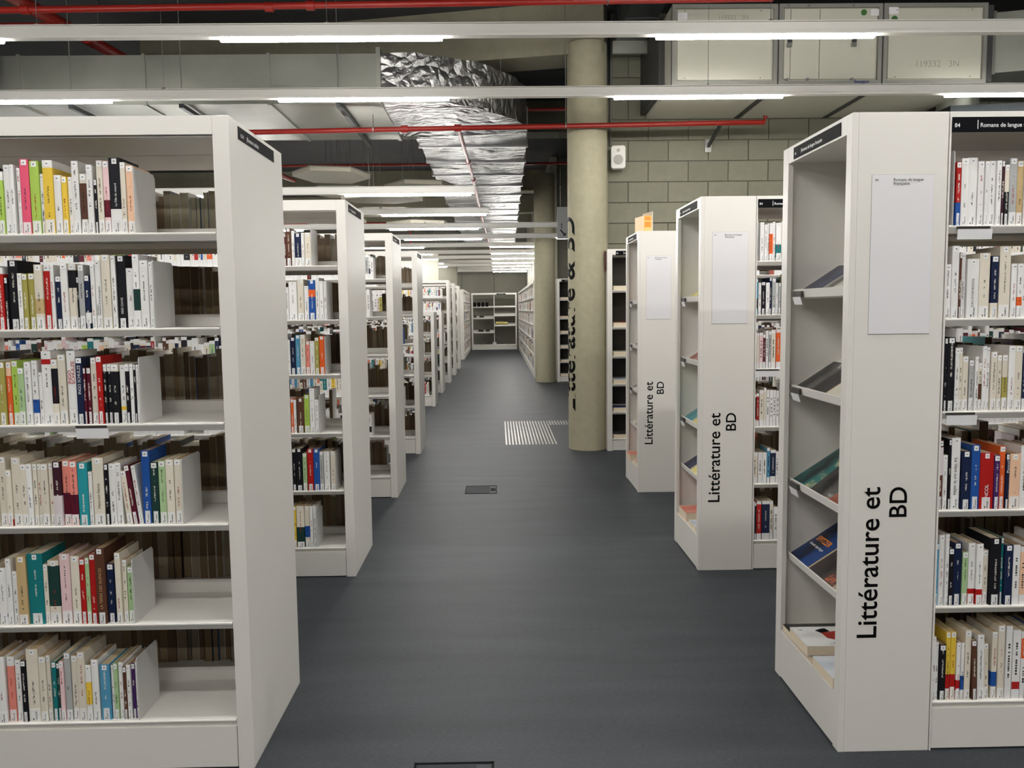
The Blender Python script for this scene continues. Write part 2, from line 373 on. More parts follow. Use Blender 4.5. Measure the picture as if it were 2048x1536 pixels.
for i, (Y, s0) in enumerate(((10.13, -1.79), (12.28, -1.64), (14.4, -1.8), (16.5, -1.78), (18.65, -.13), (20.9, -.12), (22.95, -.12), (25.1, -.12), (27.0, -.12), (28.95, -.12), (30.9, -.12))):
    e = 1.0 if Y < 18 else 1.1
    ends = -.27 if Y in (10.13,) else (-.12 if Y == 12.28 else (1.1 if Y > 18 else 1.6))
    L_ = [(a, min(b, ends)) for a, b in lits(s0, -8.5, 3) if a < ends-.2]
    rail('linear_light', Y, 2.91, -8.5, ends+.02 if Y < 13 else (1.6 if Y < 18 else 1.12), L_, 'white linear light over the left bookcases, %s of the lower row' % words[i], {0: (-3.0, -1.5), 1: (-3.2, -1.655)}.get(i, (-2.6, -1.2)), top=3.485 if i == 0 else None)

# ------------------------------------------------------------------ ducts and pipes overhead
d = empty('air_duct', (-4, 8.4, 3.55), 0, 'grey galvanised air duct running left from the foil covered bend', 'duct')
m = MB().box(-5, 2.9, 0, 1.75, 0, .468); m.build('casing', M['galv'], d)
m = MB()
for x in (-4.2, -3.0, -1.8, -.6, .6, 1.8, 2.86): m.box(x, x+.03, -.012, 1.76, -.012, .48)
m.build('flange', M['galv'], d)
for x in (-1.35, -.05, 1.0, 2.5):
    MB().box(x-.02, x+.02, -.12, 1.9, -.06, -.02).build('support_channel', M['black_channel'], d)
    MB().tube([(x, -.09, -.06), (x, -.09, 1.17)], .006, 8).build('hanger_rod', M['steel_rod'], d)
# foil covered bend and run
rnd = random.Random(11)
path = []
for k in range(15):
    a = R(90)*k/14; path.append((( -1.1+1.47*math.sin(a), 10.05-1.65*math.cos(a)), (-1.1+.17*math.sin(a), 10.15-.1*math.cos(a) if k < 14 else 10.15)))
y = 10.25
while y < 27: path.append(((.38+ (y-10)*.012, y), (-.93, y))); y += .22
f_ = empty('foil_duct', (0, 0, 3.58), 0, 'crumpled silver foil wrapped duct curving away down the aisle', 'duct')
m = MB(); n = 12
for i, (po, pi_) in enumerate(path):
    po = Vector((*po, 0)); pi_ = Vector((*pi_, 0)); o_ = []
    seam = (i % 5 == 2)
    for s_ in range(6):   # outer side up, then top, then inner side, then bottom
        pass
    prof = []
    for t_ in (0, .33, .66, 1): prof.append((0, t_*.45))
    for t_ in (.33, .66): prof.append((t_, .45))
    for t_ in (1, .66, .33, 0): prof.append((1, t_*.45))
    for t_ in (.8, .6, .4, .2): prof.append((t_, 0))
    for (u, zz) in prof:
        p = po.lerp(pi_, u); jz = rnd.uniform(-.014, .014) - (.0 if seam else .014*math.sin(math.pi*u)*(zz == 0)); jx = rnd.uniform(-.012, .012)
        m.v.append((p.x+jx, p.y, zz+jz + (0 if not seam else .0)))
k = 14
for i in range(len(path)-1):
    for j in range(k):
        a = i*k+j; b = i*k+(j+1) % k; m.f.append((a, b, b+k, a+k)); m.mi.append(0)
m.f.append(tuple(range(k))); m.mi.append(0); m.f.append(tuple(range((len(path)-1)*k, len(path)*k))[::-1]); m.mi.append(0)
m.build('foil_skin', M['foil'], f_, smooth=True)
y = 10.7
while y < 26: 
    MB().box(-.955, .405+(y-10)*.012, y, y+.05, -.024, .462).build('tape_band', M['foil_tape'], f_); y += 1.12
MB().box(-1.14, -1.10, 8.37, 10.2, -.04, .49).build('flange', M['galv'], f_)
# red pipes
def pipe(name, pts, r, label, extra=None, mat='red'):
    o = MB().tube(pts, r, 14).build(name, M[mat], smooth=True); tag(o, label, 'pipe')
    if extra:
        for (x, y, z, d_) in extra:
            if d_ == 'hang': MB().tube([(x, y, z), (x, y, 4.715)], .004, 6).box(x-.006, x+.006, y-r-.006, y+r+.006, z-.02, z+.02).build('hanger', M['steel_rod'], o)
            elif d_ == 'clip': MB().tube([(x, y, z), (x, y, 3.545)], .004, 6).box(x-.006, x+.006, y-r-.006, y+r+.006, z-.02, z+.02).build('hanger', M['steel_rod'], o)
            elif d_ == 'x': MB().tube([(x-.035, y, z), (x+.035, y, z)], r+.012, 14).build('coupling', M[mat], o, smooth=True)
            elif d_ == 'y': MB().tube([(x, y-.04, z), (x, y+.04, z)], r+.012, 14).build('coupling', M[mat], o, smooth=True)
    return o
pipe('sprinkler_pipe', [(-8, 7.4, 4.06), (2.4, 7.4, 4.16)], .028, 'red sprinkler pipe along the very top edge of the picture', [(-3.95, 7.4, 4.1, 'x'), (-1.9, 7.4, 4.11, 'x'), (-1.55, 7.4, 4.12, 'x'), (.98, 7.4, 4.14, 'hang')])
pipe('sprinkler_pipe', [(-4.3, 6.4, 4.3), (-4.03, 9.6, 4.3), (-3.9, 12, 4.3)], .062, 'thick red sprinkler main crossing the top left corner', [(-4.2, 7.5, 4.3, 'y'), (-4.07, 8.75, 4.3, 'y'), (-4.05, 8.95, 4.3, 'hang')])
pipe('sprinkler_pipe', [(-8, 8.2, 4.22), (-4.12, 8.2, 4.24)], .022, 'thin red pipe joining the sprinkler main at the top left')
pipe('sprinkler_pipe', [(-2.9, 8.85, 3.37), (2.80, 8.85, 3.435), (2.81, 8.85, 3.495)], .026, 'red sprinkler pipe crossing under the foil duct to the block wall', [(-.93, 8.85, 3.393, 'x'), (-.38, 8.85, 3.40, 'x'), (.735, 8.85, 3.41, 'hang'), (-1.25, 8.85, 3.39, 'clip')])
pipe('sprinkler_pipe', [(-.375, 8.9, 3.40), (-.33, 12, 3.43), (-.29, 18, 3.45), (-.16, 30, 3.45)], .022, 'red branch pipe running away beneath the foil duct', [(-.345, 11, 3.425, 'y'), (-.32, 12.5, 3.432, 'y'), (-.3, 16, 3.44, 'y')])
pipe('sprinkler_pipe', [(-8, 14, 3.9), (1.6, 14, 3.91)], .02, 'thin dark red pipe passing behind the foil duct')
pipe('sprinkler_pipe', [(.42, 10.8, 4.03), (3.5, 10.8, 4.06)], .02, 'short red pipe seen between foil duct and near column')
pipe('sprinkler_pipe', [(-3.15, 9.6, 3.35), (-2.8, 11.9, 3.35)], .03, 'dark red pipe sloping down behind the left bookcase', [(-2.9, 11, 3.35, 'hang')])
pipe('sprinkler_pipe', [(-7, 17.3, 3.3), (-1.75, 17.3, 3.3), (-1.75, 17.3, 2.9)], .025, 'red pipe above the fourth left bookcase', [(-3, 17.3, 3.3, 'hang')])
pipe('cable_conduit', [(-4.75, 8.25, 4.7), (-4.74, 8.25, 3.72), (-4.95, 8.1, 3.6)], .022, 'pale grey conduit dropping at the top left edge', mat='grey_conduit')
pipe('cable_conduit', [(1.278, 9.36, 4.7), (1.272, 9.36, 3.30)], .013, 'grey conduit running down to the wall loudspeaker', mat='grey_conduit')
b_ = empty('pipe_bracket', (2.35, 9.38, 3.3), 0, 'steel bracket holding the red pipe on the block wall', 'bracket')
MB().box(-.035, .035, 0, .015, -.07, .07).build('plate', M['steel_rod'], b_)
MB().prism([(-.02, -.02), (-.02, .02), (-.53, .14), (-.53, .10)], 'x', -.012, .012).build('arm', M['black_channel'], b_)
# dark duct beside the air handling unit
d = empty('dark_duct', (1.27, 5, 4.3), 0, 'dark metal duct between near column and air handling unit', 'duct')
MB().box(0, .31, 0, 4.0, 0, .36).build('casing', M['dark_duct'], d)
m = MB()
for k in range(8): m.box(-.008, .318, .4+k*.48, .43+k*.48, -.008, .36)
m.build('flange', M['black_channel'], d)
MB().box(-.03, .36, 3.97, 4.01, -.13, 0).build('end_lip', M['galv'], d)
pipe('steel_post', [(1.22, 9.3, 4.72), (1.22, 9.3, 3.95)], .035, 'dark steel post fixed high beside the near column', mat='black_channel')
# air handling unit
u = empty('air_handling_unit', (1.66, 8.0, 3.59), 0, 'large beige air handling unit of three modules under the ceiling', 'machine')
for k, (a, b) in enumerate(((0, .985), (1.0, 1.965), (1.98, 2.955))):
    mo = MB().box(a, b, .03, 1.38, 0, .735).build('module', M['ahu'], u, bevel=.004)
    MB().box(a, a+.035, 0, .05, -.0, .735).box(b-.035, b, 0, .05, 0, .735).box(a+.035, b-.035, 0, .05, .70, .735).box(a+.035, b-.035, 0, .05, 0, .04).build('front_frame', M['ahu_frame'], mo)
    if k == 1:
        for (p0, p1) in ((.05, .105), (.110, .378), (.384, .915)): MB().box(a+p0, a+p1, .008, .03, .055, .69).build('front_panel', M['ahu'], mo, bevel=.003)
        for hx in (.1, .705):
            MB().box(a+hx-.022, a+hx+.022, .0, .012, .36, .48).build('handle', M['ahu_dark'], mo); MB().box(a+hx-.03, a+hx+.01, -.03, .0, .34, .375).build('lever', M['steel_rod'], mo)
        for hx in (.08, .27, .69): MB().tube([(a+hx, .012, .05), (a+hx, -.006, .05)], .014, 12).tube([(a+hx, .012, .715), (a+hx, -.006, .715)], .012, 12).build('latch', M['steel_rod'], mo)
    else:
        MB().box(a+.05, b-.05, .012, .03, .055, .69).build('front_panel', M['ahu'], mo, bevel=.003)
        for (sx_, sz_) in ((.12, .07), (.83, .07), (.12, .675), (.83, .675)): MB().tube([(a+sx_, .012, sz_), (a+sx_, .006, sz_)], .006, 8).build('screw', M['steel_rod'], mo)
for a in (.985, 1.965): MB().box(a, a+.015, .01, 1.37, .003, .73).box(a-.025, a+.04, .06, 1.37, -.004, .003).build('gasket', M['ahu_dark'], u)
for (x, z) in ((.135, .555), (1.79, .655), (2.08, .595)): MB().tube([(x, .012, z), (x, .005, z)], .028, 24).build('green_sticker', M['green'], u)
for (x, z) in ((.095, .63), (1.9, .655), (2.07, .67)): MB().box(x-.045, x+.045, .006, .012, z-.03, z+.03).build('paper_label', M['card'], u)
put_text('brand_lettering', 'Swegon', (1.71, -.001, .012), (1, 0, 0), (0, 0, 1), M['blue'], u, width=.14, bold=.02)
put_text('handwriting', '119332   3N', (.44, .0108, .60), (1, 0, 0), (0, 0, 1), M['pencil'], u, width=.27, bold=-.01)
put_text('handwriting', '119332   3N', (2.3, .0108, .16), (1, 0, 0), (0, .0, 1), M['pencil'], u, width=.4, bold=-.01)
MB().box(2.955, 3.02, .02, 1.36, .02, .72).build('end_collar', M['ahu_dark'], u)
MB().box(-.06, 0, .35, 1.38, .04, .70).build('side_collar', M['ahu_dark'], u)
d = empty('air_duct', (4.69, 7.7, 3.70), 0, 'grey metal duct beside the air handling unit, top right corner', 'duct')
m = MB(); m.prism([(0, .36), (3.2, -.7), (3.2, 1.5), (0, 1.4)], 'z', 0, .55); m.build('casing', M['galv'], d)
m = MB().box(-.02, .03, .34, 1.42, -.015, .565); m.build('flange', M['galv'], d)
MB().tube([(.1, 1.1, -.22), (.1, 1.1, 0)], .2, 32).build('round_branch', M['galv'], d, smooth=True)
d = empty('air_duct', (3.2, 8.2, 3.2), 0, 'dark duct below the right end of the air handling unit', 'duct')
MB().prism([(1.25, .1), (4.2, -.4), (4.2, 1.1), (1.25, 1.1)], 'z', .15, .26).build('casing', M['dark_duct'], d)
# acoustic rafts
def raft(cx, cy, z, rx, ry, rot, label, n=6):
    o = MB().prism([(rx*math.cos(2*math.pi*k/n+rot), ry*math.sin(2*math.pi*k/n+rot)) for k in range(n)], 'z', 0, .05).build('acoustic_raft', M['raft']); o.location = (cx, cy, z)
    tag(o, label, 'acoustic panel', 'white acoustic rafts hung between the lights')
    MB().prism([((rx+.012)*math.cos(2*math.pi*k/n+rot), (ry+.012)*math.sin(2*math.pi*k/n+rot)) for k in range(n)], 'z', .05, .062).build('edge_frame', M['raft_edge'], o)
    for k in range(3):
        a = 2*math.pi*k/3; x, y = .5*rx*math.cos(a), .5*ry*math.sin(a)
        if cx + x > -1.0 or cy > 13: continue
        MB().tube([(x, y, .05), (x, y, 4.7-z)], .003, 5).build('hanging_wire', M['steel_rod'], o)
raft(-2.17, 11.35, 3.3, .5, .62, .2, 'hexagonal white acoustic raft nearest, above the second left bookcase')
raft(-1.1, 12.5, 3.3, .52, .6, .2, 'hexagonal acoustic raft left of the foil duct')
raft(-2.25, 12.75, 3.28, .56, .55, 0.0, 'hexagonal acoustic raft just behind the nearest one')
raft(-1.5, 11.3, 2.99, .55, .42, .3, 'low acoustic raft right above the second linear light row')
raft(-1.75, 13.45, 3.05, .6, .5, .1, 'hexagonal acoustic raft over the third left bookcase')
raft(-1.4, 15.4, 3.05, .6, .6, .4, 'hexagonal acoustic raft above the fourth left bookcase')
raft(-2.9, 15.1, 3.1, .6, .6, .25, 'hexagonal acoustic raft half hidden by the third bookcase')
for (x0, x1, y0, y1, z, lb) in ((-3.66, -2.98, 6.0, 7.1, 4.12, 'flat white panel at the top left corner of the picture'), (-5.2, -4.35, 6.0, 7.2, 4.12, 'white panel cut by the left top corner'), (-1.42, -.6, 6.0, 7.0, 4.15, 'thin white panel at the top edge above the foil bend')):
    tag(boxo('acoustic_raft', (x0, x1, y0, y1, z, z+.04), M['raft'], bevel=.004), lb, 'acoustic panel')
# loudspeaker on the block wall
s_ = empty('loudspeaker', (1.336, 9.24, 3.155), R(-8), 'white wall loudspeaker on the block wall right of the column', 'loudspeaker')
m = MB(); pr = []
for (cx, cz) in ((.065, .115), (-.065, .115), (-.065, -.115), (.065, -.115)):
    for k in range(5):
        a = math.atan2(cz, cx); a0 = {(.065, .115): 0, (-.065, .115): 90, (-.065, -.115): 180, (.065, -.115): 270}[(cx, cz)]
        pr.append((cx*.77+.028*math.cos(R(a0+k*22.5)), cz*.82+.028*math.sin(R(a0+k*22.5))))
MB().prism(pr, 'y', -.05, .06).build('cabinet', M['speaker'], s_, smooth=False, bevel=.006)
MB().tube([(0, -.051, -.03), (0, -.056, -.03)], .052, 32).build('woofer_grille', M['grille'], s_)
MB().tube([(0, -.051, .07), (0, -.055, .07)], .018, 24).build('tweeter_grille', M['grille'], s_)
MB().box(-.02, .02, .05, .15, -.03, .03).build('wall_bracket', M['ahu_dark'], s_)
# hanging direction sign
s_ = empty('direction_sign', (1.04, 13, 2.6), 0, 'grey hanging direction sign with pictogram and arrow behind the column', 'sign')
MB().box(-.1, .22, -.015, .015, 0, .48).build('board', M['wayfinding'], s_)
MB().tube([(-.05, 0, .48), (-.05, 0, 2.1)], .003, 6).build('wire', M['steel_rod'], s_)
put_text('walking_figure', '\u2020', (-.055, -.016, .17), (1, 0, 0), (0, 0, 1), M['ink'], s_, height=.09)
m = MB()
m.prism([(-.06, .13), (-.045, .14), (.02, .065), (.005, .055)], 'y', -.018, -.015); m.prism([(.03, .045), (.03, .09), (.018, .09), (.018, .045)], 'y', -.018, -.015); m.prism([(-.015, .045), (.03, .045), (.03, .057), (-.015, .057)], 'y', -.018, -.015)
m.build('arrow', M['ink'], s_)

# ------------------------------------------------------------------ floor fittings
f_ = empty('tactile_paving', (0, 0, 0), 0, 'patch of white tactile studs on the dark floor before the column', 'paving')
m = MB()
def stud(x, y): m.tube([(x, y, 0), (x, y, .004)], [.0125, .008], 8)
for i in range(16):
    for j in range(39): stud(.09+i*.0378, 9.42+j*.051)
for i in range(9):
    for j in range(8): stud(.09+(16+i)*.0378, 9.42+(38-j)*.051)
o = m.build('tactile_studs', M['stud'], f_); o['kind'] = 'stuff'
def floor_box(x0, x1, y0, y1, label):
    f_ = empty('floor_box', ((x0+x1)/2, (y0+y1)/2, 0), 0, label, 'floor box'); a, b = (x1-x0)/2, (y1-y0)/2
    MB().box(-a, a, -b, -b+.008, 0, .0035).box(-a, a, b-.008, b, 0, .0035).box(-a, -a+.008, -b, b, 0, .0035).box(a-.008, a, -b, b, 0, .0035).build('rim', M['box_rim'], f_)
    MB().box(-a+.012, a-.06, -b+.012, b-.012, 0, .0025).build('lid', M['box_lid'], f_)
    MB().box(a-.055, a-.012, -.05, .05, 0, .0028).build('cable_flap', M['box_rim'], f_)
floor_box(-.29, -.02, 6.89, 7.19, 'flush floor socket box in the middle of the aisle')
floor_box(-.30, -.03, 2.42, 2.72, 'floor socket box cut by the bottom edge of the picture')

# ------------------------------------------------------------------ bookcases
H = 2.15
ZS = [1.788, 1.485, 1.176, .841, .507, .172]
def shelf_profile(y0, y1, z):
    """from the front lip at y0 to the middle at y1: sloping lip, thin tray, upstand"""
    s = 1 if y1 > y0 else -1
    return [(y0+s*.003, z), (y0, z-.002), (y0, z-.006), (y0+s*.014, z-.026), (y0+s*.022, z-.026), (y0+s*.022, z-.006), (y1-s*.012, z-.006), (y1-s*.012, z-.004), (y1, z-.004), (y1, z+.038), (y1-s*.005, z+.042), (y1-s*.010, z+.038), (y1-s*.010, z)]
def bookcase(loc, rz, xa, xb, D, label, group, height=H, zs=ZS, posts=(), double=True, end_signs=(), front_signs=(), thick=(.053, .053), back=False, bevel=0, cards=()):
    rt = empty('bookcase', loc, rz, label, 'bookcase', group)
    t0, t1 = thick
    boxo('end_panel', (xa, xa+t0, 0, D, 0, height), M['white_board'], rt, bevel)
    boxo('end_panel', (xb-t1, xb, 0, D, 0, height), M['white_board'], rt, bevel)
    MB().box(xa+t0, xb-t1, 0, D, height-.058, height).box(xa+t0, xb-t1, .012, D/2-.004, height-.064, height-.058).box(xa+t0, xb-t1, D/2+.004, D-.012, height-.064, height-.058).build('top_board', M['white_board'], rt)
    for p in posts: MB().box(p-.018, p+.018, D/2-.02, D/2+.02, .14, height-.06).box(p-.004, p+.004, .03, D-.03, .14, height-.06).build('upright', M['white'], rt)
    z0 = zs[-1]
    MB().box(xa+t0+.003, xb-t1-.003, .004, .02, .006, z0-.024).box(xa+t0+.003, xb-t1-.003, D-.02, D-.004, .006, z0-.024).build('plinth', M['white_board'], rt)
    bays = [xa+t0] + list(posts) + [xb-t1]
    for a, b in zip(bays, bays[1:]):
        for z in zs:
            if double:
                MB().prism(shelf_profile(0.003, D/2-.002, z), 'x', a+.003, b-.003).build('shelf', M['white'], rt)
                MB().prism(shelf_profile(D-.003, D/2+.002, z), 'x', a+.003, b-.003).build('shelf', M['white'], rt)
            else: MB().prism(shelf_profile(0.003, D-.03, z), 'x', a+.003, b-.003).build('shelf', M['white'], rt)
    if back: boxo('back_panel', (xa+t0, xb-t1, D-.012, D-.004, .1, height-.06), back, rt)
    for (x, side, txt) in end_signs:
        s_ = boxo('end_sign', ((x, x+.002) if side > 0 else (x-.002, x)) + (.093, D-.123, height-.055, height-.014), M['black'], rt)
        yy = (.115 if side > 0 else D-.145)
        put_text('lettering', txt[0], (x+side*.0022, yy, height-.045), (0, side, 0), (0, 0, 1), M['text_white'], s_, height=.011)
        put_text('lettering', '|' + txt[1], (x+side*.0022, yy+side*.07, height-.045), (0, side, 0), (0, 0, 1), M['text_white'], s_, height=.019)
    for (x0, x1, txt) in front_signs:
        s_ = boxo('header_sign', (x0, x1, -.0025, 0, height-.066, height-.018), M['black'], rt)
        put_text('lettering', txt[0], (x0+.008, -.0027, height-.050), (1, 0, 0), (0, 0, 1), M['text_white'], s_, height=.013, bold=.01)
        put_text('lettering', txt[1], (x0+.092, -.0027, height-.050), (1, 0, 0), (0, 0, 1), M['text_white'], s_, height=.0175, bold=.01)
        boxo('sign_bar', (x0+.082, x0+.0845, -.0027, -.0025, height-.056, height-.028), M['text_white'], s_)
    for (x0, x1, z) in cards:
        c_ = MB().prism([(.001, z-.004), (.004, z-.004), (.007, z-.011), (.003, z-.012)], 'x', x0, x1).build('card_holder', M['card_holder'], rt)
        MB().prism([(-.002, z-.013), (.0, z-.013), (.004, z-.046), (.002, z-.046)], 'x', x0+.002, x1+.006).build('label_card', M['card'], c_)
    return rt
XL, XR, DL, DR = -.8367, 1.1527, .6509, .6549
YL = [2.711, 4.745, 6.791, 8.878]
YR = [2.738, 4.752, 6.844]
RT = ('84', 'Romans de langue française'); TT = ('CD R', 'Romans traduits')
names_l = ['nearest', 'second', 'third', 'fourth']
for i, Y in enumerate(YL):
    cards = [(-.936, -.80, ZS[0])] if False else []
    if i == 0: cards = [(-1.70, -1.60, ZS[0]), (-1.37, -1.27, ZS[2])]; cards = [(a-XL, b-XL, z) for a, b, z in cards]
    bookcase((XL, Y, 0), 0, -2.16 if i else -2.16, 0, DL, 'tall white double-sided bookcase left of the aisle, %s of the left row' % names_l[i], 'tall bookcases in the left row',
             posts=(-1.108,), end_signs=((0, 1, TT),), bevel=.002 if i < 2 else 0, cards=cards)
XB = XR + .3132 + .003
for i, Y in enumerate(YR):
    cards = []
    if i == 0: cards = [(.035, .145, ZS[0]), (.02, .118, ZS[2])]
    if i == 1: cards = [(-.0, .14, ZS[2])]
    bookcase((XB, Y, 0), 0, 0, 2.2, DR, 'white double-sided bookcase behind the display end, %s on the right' % names_l[i], 'tall bookcases in the right row',
             posts=(1.1,), front_signs=((.006, 1.0, RT),), thick=(.006, .053), cards=cards)
# display ends facing the aisle
def display_end(Y, i, label):
    W = .3132; D = DR; rt = empty('display_stand', (XR, Y, 0), 0, label, 'display stand', 'display stands on the right bookcase ends')
    bv = .0015
    boxo('side_panel', (0.02, W, 0, .022, 0, H), M['white_board'], rt, bv)
    boxo('side_panel', (0.02, W, D-.022, D, 0, H), M['white_board'], rt, bv)
    boxo('back_panel', (.262, .282, .022, D-.022, .2, H-.05), M['white_board'], rt)
    boxo('top_panel', (.02, W, .022, D-.022, H-.05, H-.001), M['white_board'], rt)
    # face frame
    boxo('face_frame', (0, .02, 0, .046, 0, H), M['white_board'], rt, bv)
    boxo('face_frame', (0, .02, D-.06, D, 0, H), M['white_board'], rt, bv)
    boxo('face_frame', (0.0005, .02, .046, D-.06, H-.062, H), M['white_board'], rt)
    boxo('base_box', (0.001, .26, .046, D-.022, .006, .198), M['white_board'], rt)
    s_ = boxo('header_sign', (-.002, .0, .092, D-.12, H-.055, H-.012), M['black'], rt)
    put_text('lettering', '84', (-.0022, D-.135, H-.042), (0, -1, 0), (0, 0, 1), M['text_white'], s_, height=.010, bold=.01)
    put_text('lettering', '|Romans de langue française', (-.0022, D-.20, H-.042), (0, -1, 0), (0, 0, 1), M['text_white'], s_, height=.017, bold=.01)
    for z in (1.595, 1.215, .835, .525):
        l_ = MB().prism([(.03, z), (.034, z+.002), (.044, z-.024), (.235, z+.10), (.262, z+.118), (.262, z+.110), (.046, z-.036), (.036, z-.030)], 'y', .024, D-.024).build('ledge', M['white'], rt)
        if z > .6:
            c_ = boxo('card_holder', (.022, .032, D-.16, D-.075, z-.028, z-.006), M['card_holder'], l_)
            MB().prism([(.018, z-.028), (.020, z-.028), (.030, z-.058), (.028, z-.058)], 'y', D-.16, D-.078).build('label_card', M['card'], c_)
    # poster and lettering on the side that faces along the aisle
    p_ = boxo('poster', (.067, .269, -.002, 0, 1.437, 1.951), M['paper'], rt)
    boxo('poster_edge', (.066, .270, -.0006, 0.0, 1.4345, 1.952), M['ahu_frame'], p_)
    put_text('lettering', '84', (.077, -.0025, 1.931), (1, 0, 0), (0, 0, 1), M['ink'], p_, height=.0075)
    put_text('lettering', 'Romans de langue', (.137, -.0025, 1.931), (1, 0, 0), (0, 0, 1), M['ink'], p_, width=.097)
    put_text('lettering', 'française', (.137, -.0025, 1.9185), (1, 0, 0), (0, 0, 1), M['ink'], p_, width=.052)
    kf = .520/text_mesh('Littérature et')[1]; wa = text_mesh('Littérature')[1]*kf; we = text_mesh('et')[1]*kf
    put_text('lettering', 'Littérature', (.1215, -.0004, .405), (0, 0, 1), (-1, 0, 0), M['ink'], rt, width=wa, bold=.009)
    put_text('lettering', 'et', (.1215, -.0004, .925-we), (0, 0, 1), (-1, 0, 0), M['ink'], rt, width=we, bold=.009)
    put_text('lettering', 'BD', (.2125, -.0004, .822), (0, 0, 1), (-1, 0, 0), M['ink'], rt, width=.102, bold=.009)
    return rt
for i, Y in enumerate(YR):
    display_end(Y, i, 'white display stand reading Littérature et BD, %s on the right of the aisle' % names_l[i])
# wall bookcase between the column and the third display stand, and its twin beyond the column
bookcase((1.169, 8.89, 0), 0, 0, 2.3, .44, 'white wall bookcase between column and third display stand', 'bookcases with lying magazines', double=False, posts=(1.1,), front_signs=((.09, .7, RT),), back=M['back_dark'], zs=[1.72, 1.33, 1.02, .72, .42, .13])
bookcase((1.25, 17.47, 0), 0, 0, 1.9, .44, 'white bookcase far behind the near column', 'bookcases with lying magazines', double=False, front_signs=((.09, .7, RT),), back=M['back_dark'], zs=[1.72, 1.33, 1.02, .72, .42, .13])
tag(boxo('notice_board', (1.155, 1.167, 8.95, 9.15, 1.93, 2.13), M['maroon']), 'dark red notice board fixed on the side of the wall bookcase', 'sign')
# lower and farther bookcases on the left
low = [(-1.0, 13.29, 1.5, 'low white bookcase, nearer of the two low ones'), (-1.02, 15.45, 1.5, 'low white bookcase, farther of the two low ones')]
for x, y, h_, lb in low: bookcase((x, y, 0), 0, -2.6, 0, DL, lb, 'low bookcases on the left', height=h_, zs=[1.14, .81, .49, .172], posts=(-.9, -1.75))
far = [(-1.0, 17.57), (-.995, 19.63), (-.985, 21.75)]
fw_ = ['first', 'second', 'third']
for k, (x, y) in enumerate(far): bookcase((x, y, 0), 0, -2.6, 0, DL, 'tall white bookcase beyond the low ones, %s of that far row' % fw_[k], 'far bookcases on the left', posts=(-.9, -1.75))
# long runs facing the aisle at the far end
bookcase((-1.02, 25.8, 0), R(90), 0, 6.0, .36, 'long white bookcase facing the aisle at the far left', 'long bookcases at the far end', posts=(1, 2, 3, 4, 5), double=False)
bookcase((.80, 31.5, 0), R(-90), 0, 13.0, .34, 'long white bookcase facing the aisle at the far right', 'long bookcases at the far end', posts=tuple(range(1, 13)), double=False)
# end bookcase
eb = bookcase((-.97, 31.87, 0), 0, 0, 1.72, .36, 'white display bookcase closing the far end of the aisle', None, posts=(.86,), double=False, zs=[1.62, .155], front_signs=((.95, 1.3, RT),))
for z, x0, x1 in ((1.30, .86, 1.67), (.92, .86, 1.67), (1.20, .05, .86), (.66, .05, .86)):
    MB().prism([(.0, z), (.0, z-.03), (.02, z-.03), (.3, z+.08), (.3, z+.09)], 'x', x0+.01, x1-.01).build('shelf', M['white'], eb)
MB().tube([(.86, .3, .52), (.35, .3, .17)], .008, 6).build('cross_brace', M['steel_rod'], eb)
MB().tube([(.86, .3, .52), (1.4, .3, .17)], .008, 6).build('cross_brace', M['steel_rod'], eb)
boxo('base_plate', (.79, .93, .2, .3, .15, .28), M['white'], eb)
for k in range(4):
    o = boxo('audio_case', (-.90+k*.155, -.79+k*.155, 31.93, 31.95, 1.635, 1.80), M['black']); tag(o, '%s of four black cases from the left on the far end bookcase' % ['first', 'second', 'third', 'fourth'][k], 'case', 'black cases on the far end bookcase')
k = 0
for (x, z, w_, lb) in ((-.84, 1.21, .1, 'on the left middle shelf, smaller'), (-.58, 1.21, .16, 'on the left middle shelf, larger'), (-.62, .67, .2, 'on the left low shelf, wider'), (-.36, .67, .16, 'on the left low shelf, narrower'), (.1, 1.0, .3, 'on the right middle shelf'), (.3, .99, .2, 'at the right end of the right middle shelf')):
    o = MB().box(-w_/2, w_/2, 0, .14, 0, .03).build('magazine', ART['mono' if z < 1.25 and x < 0 else 'yellow']); o.location = (x, 31.93, z + .03 - (.04 if x > 0 else 0)); o.rotation_euler = (R(20), 0, 0)
    tag(o, 'magazine lying %s of the far end bookcase' % lb, 'magazine', 'magazines on the far end bookcase')

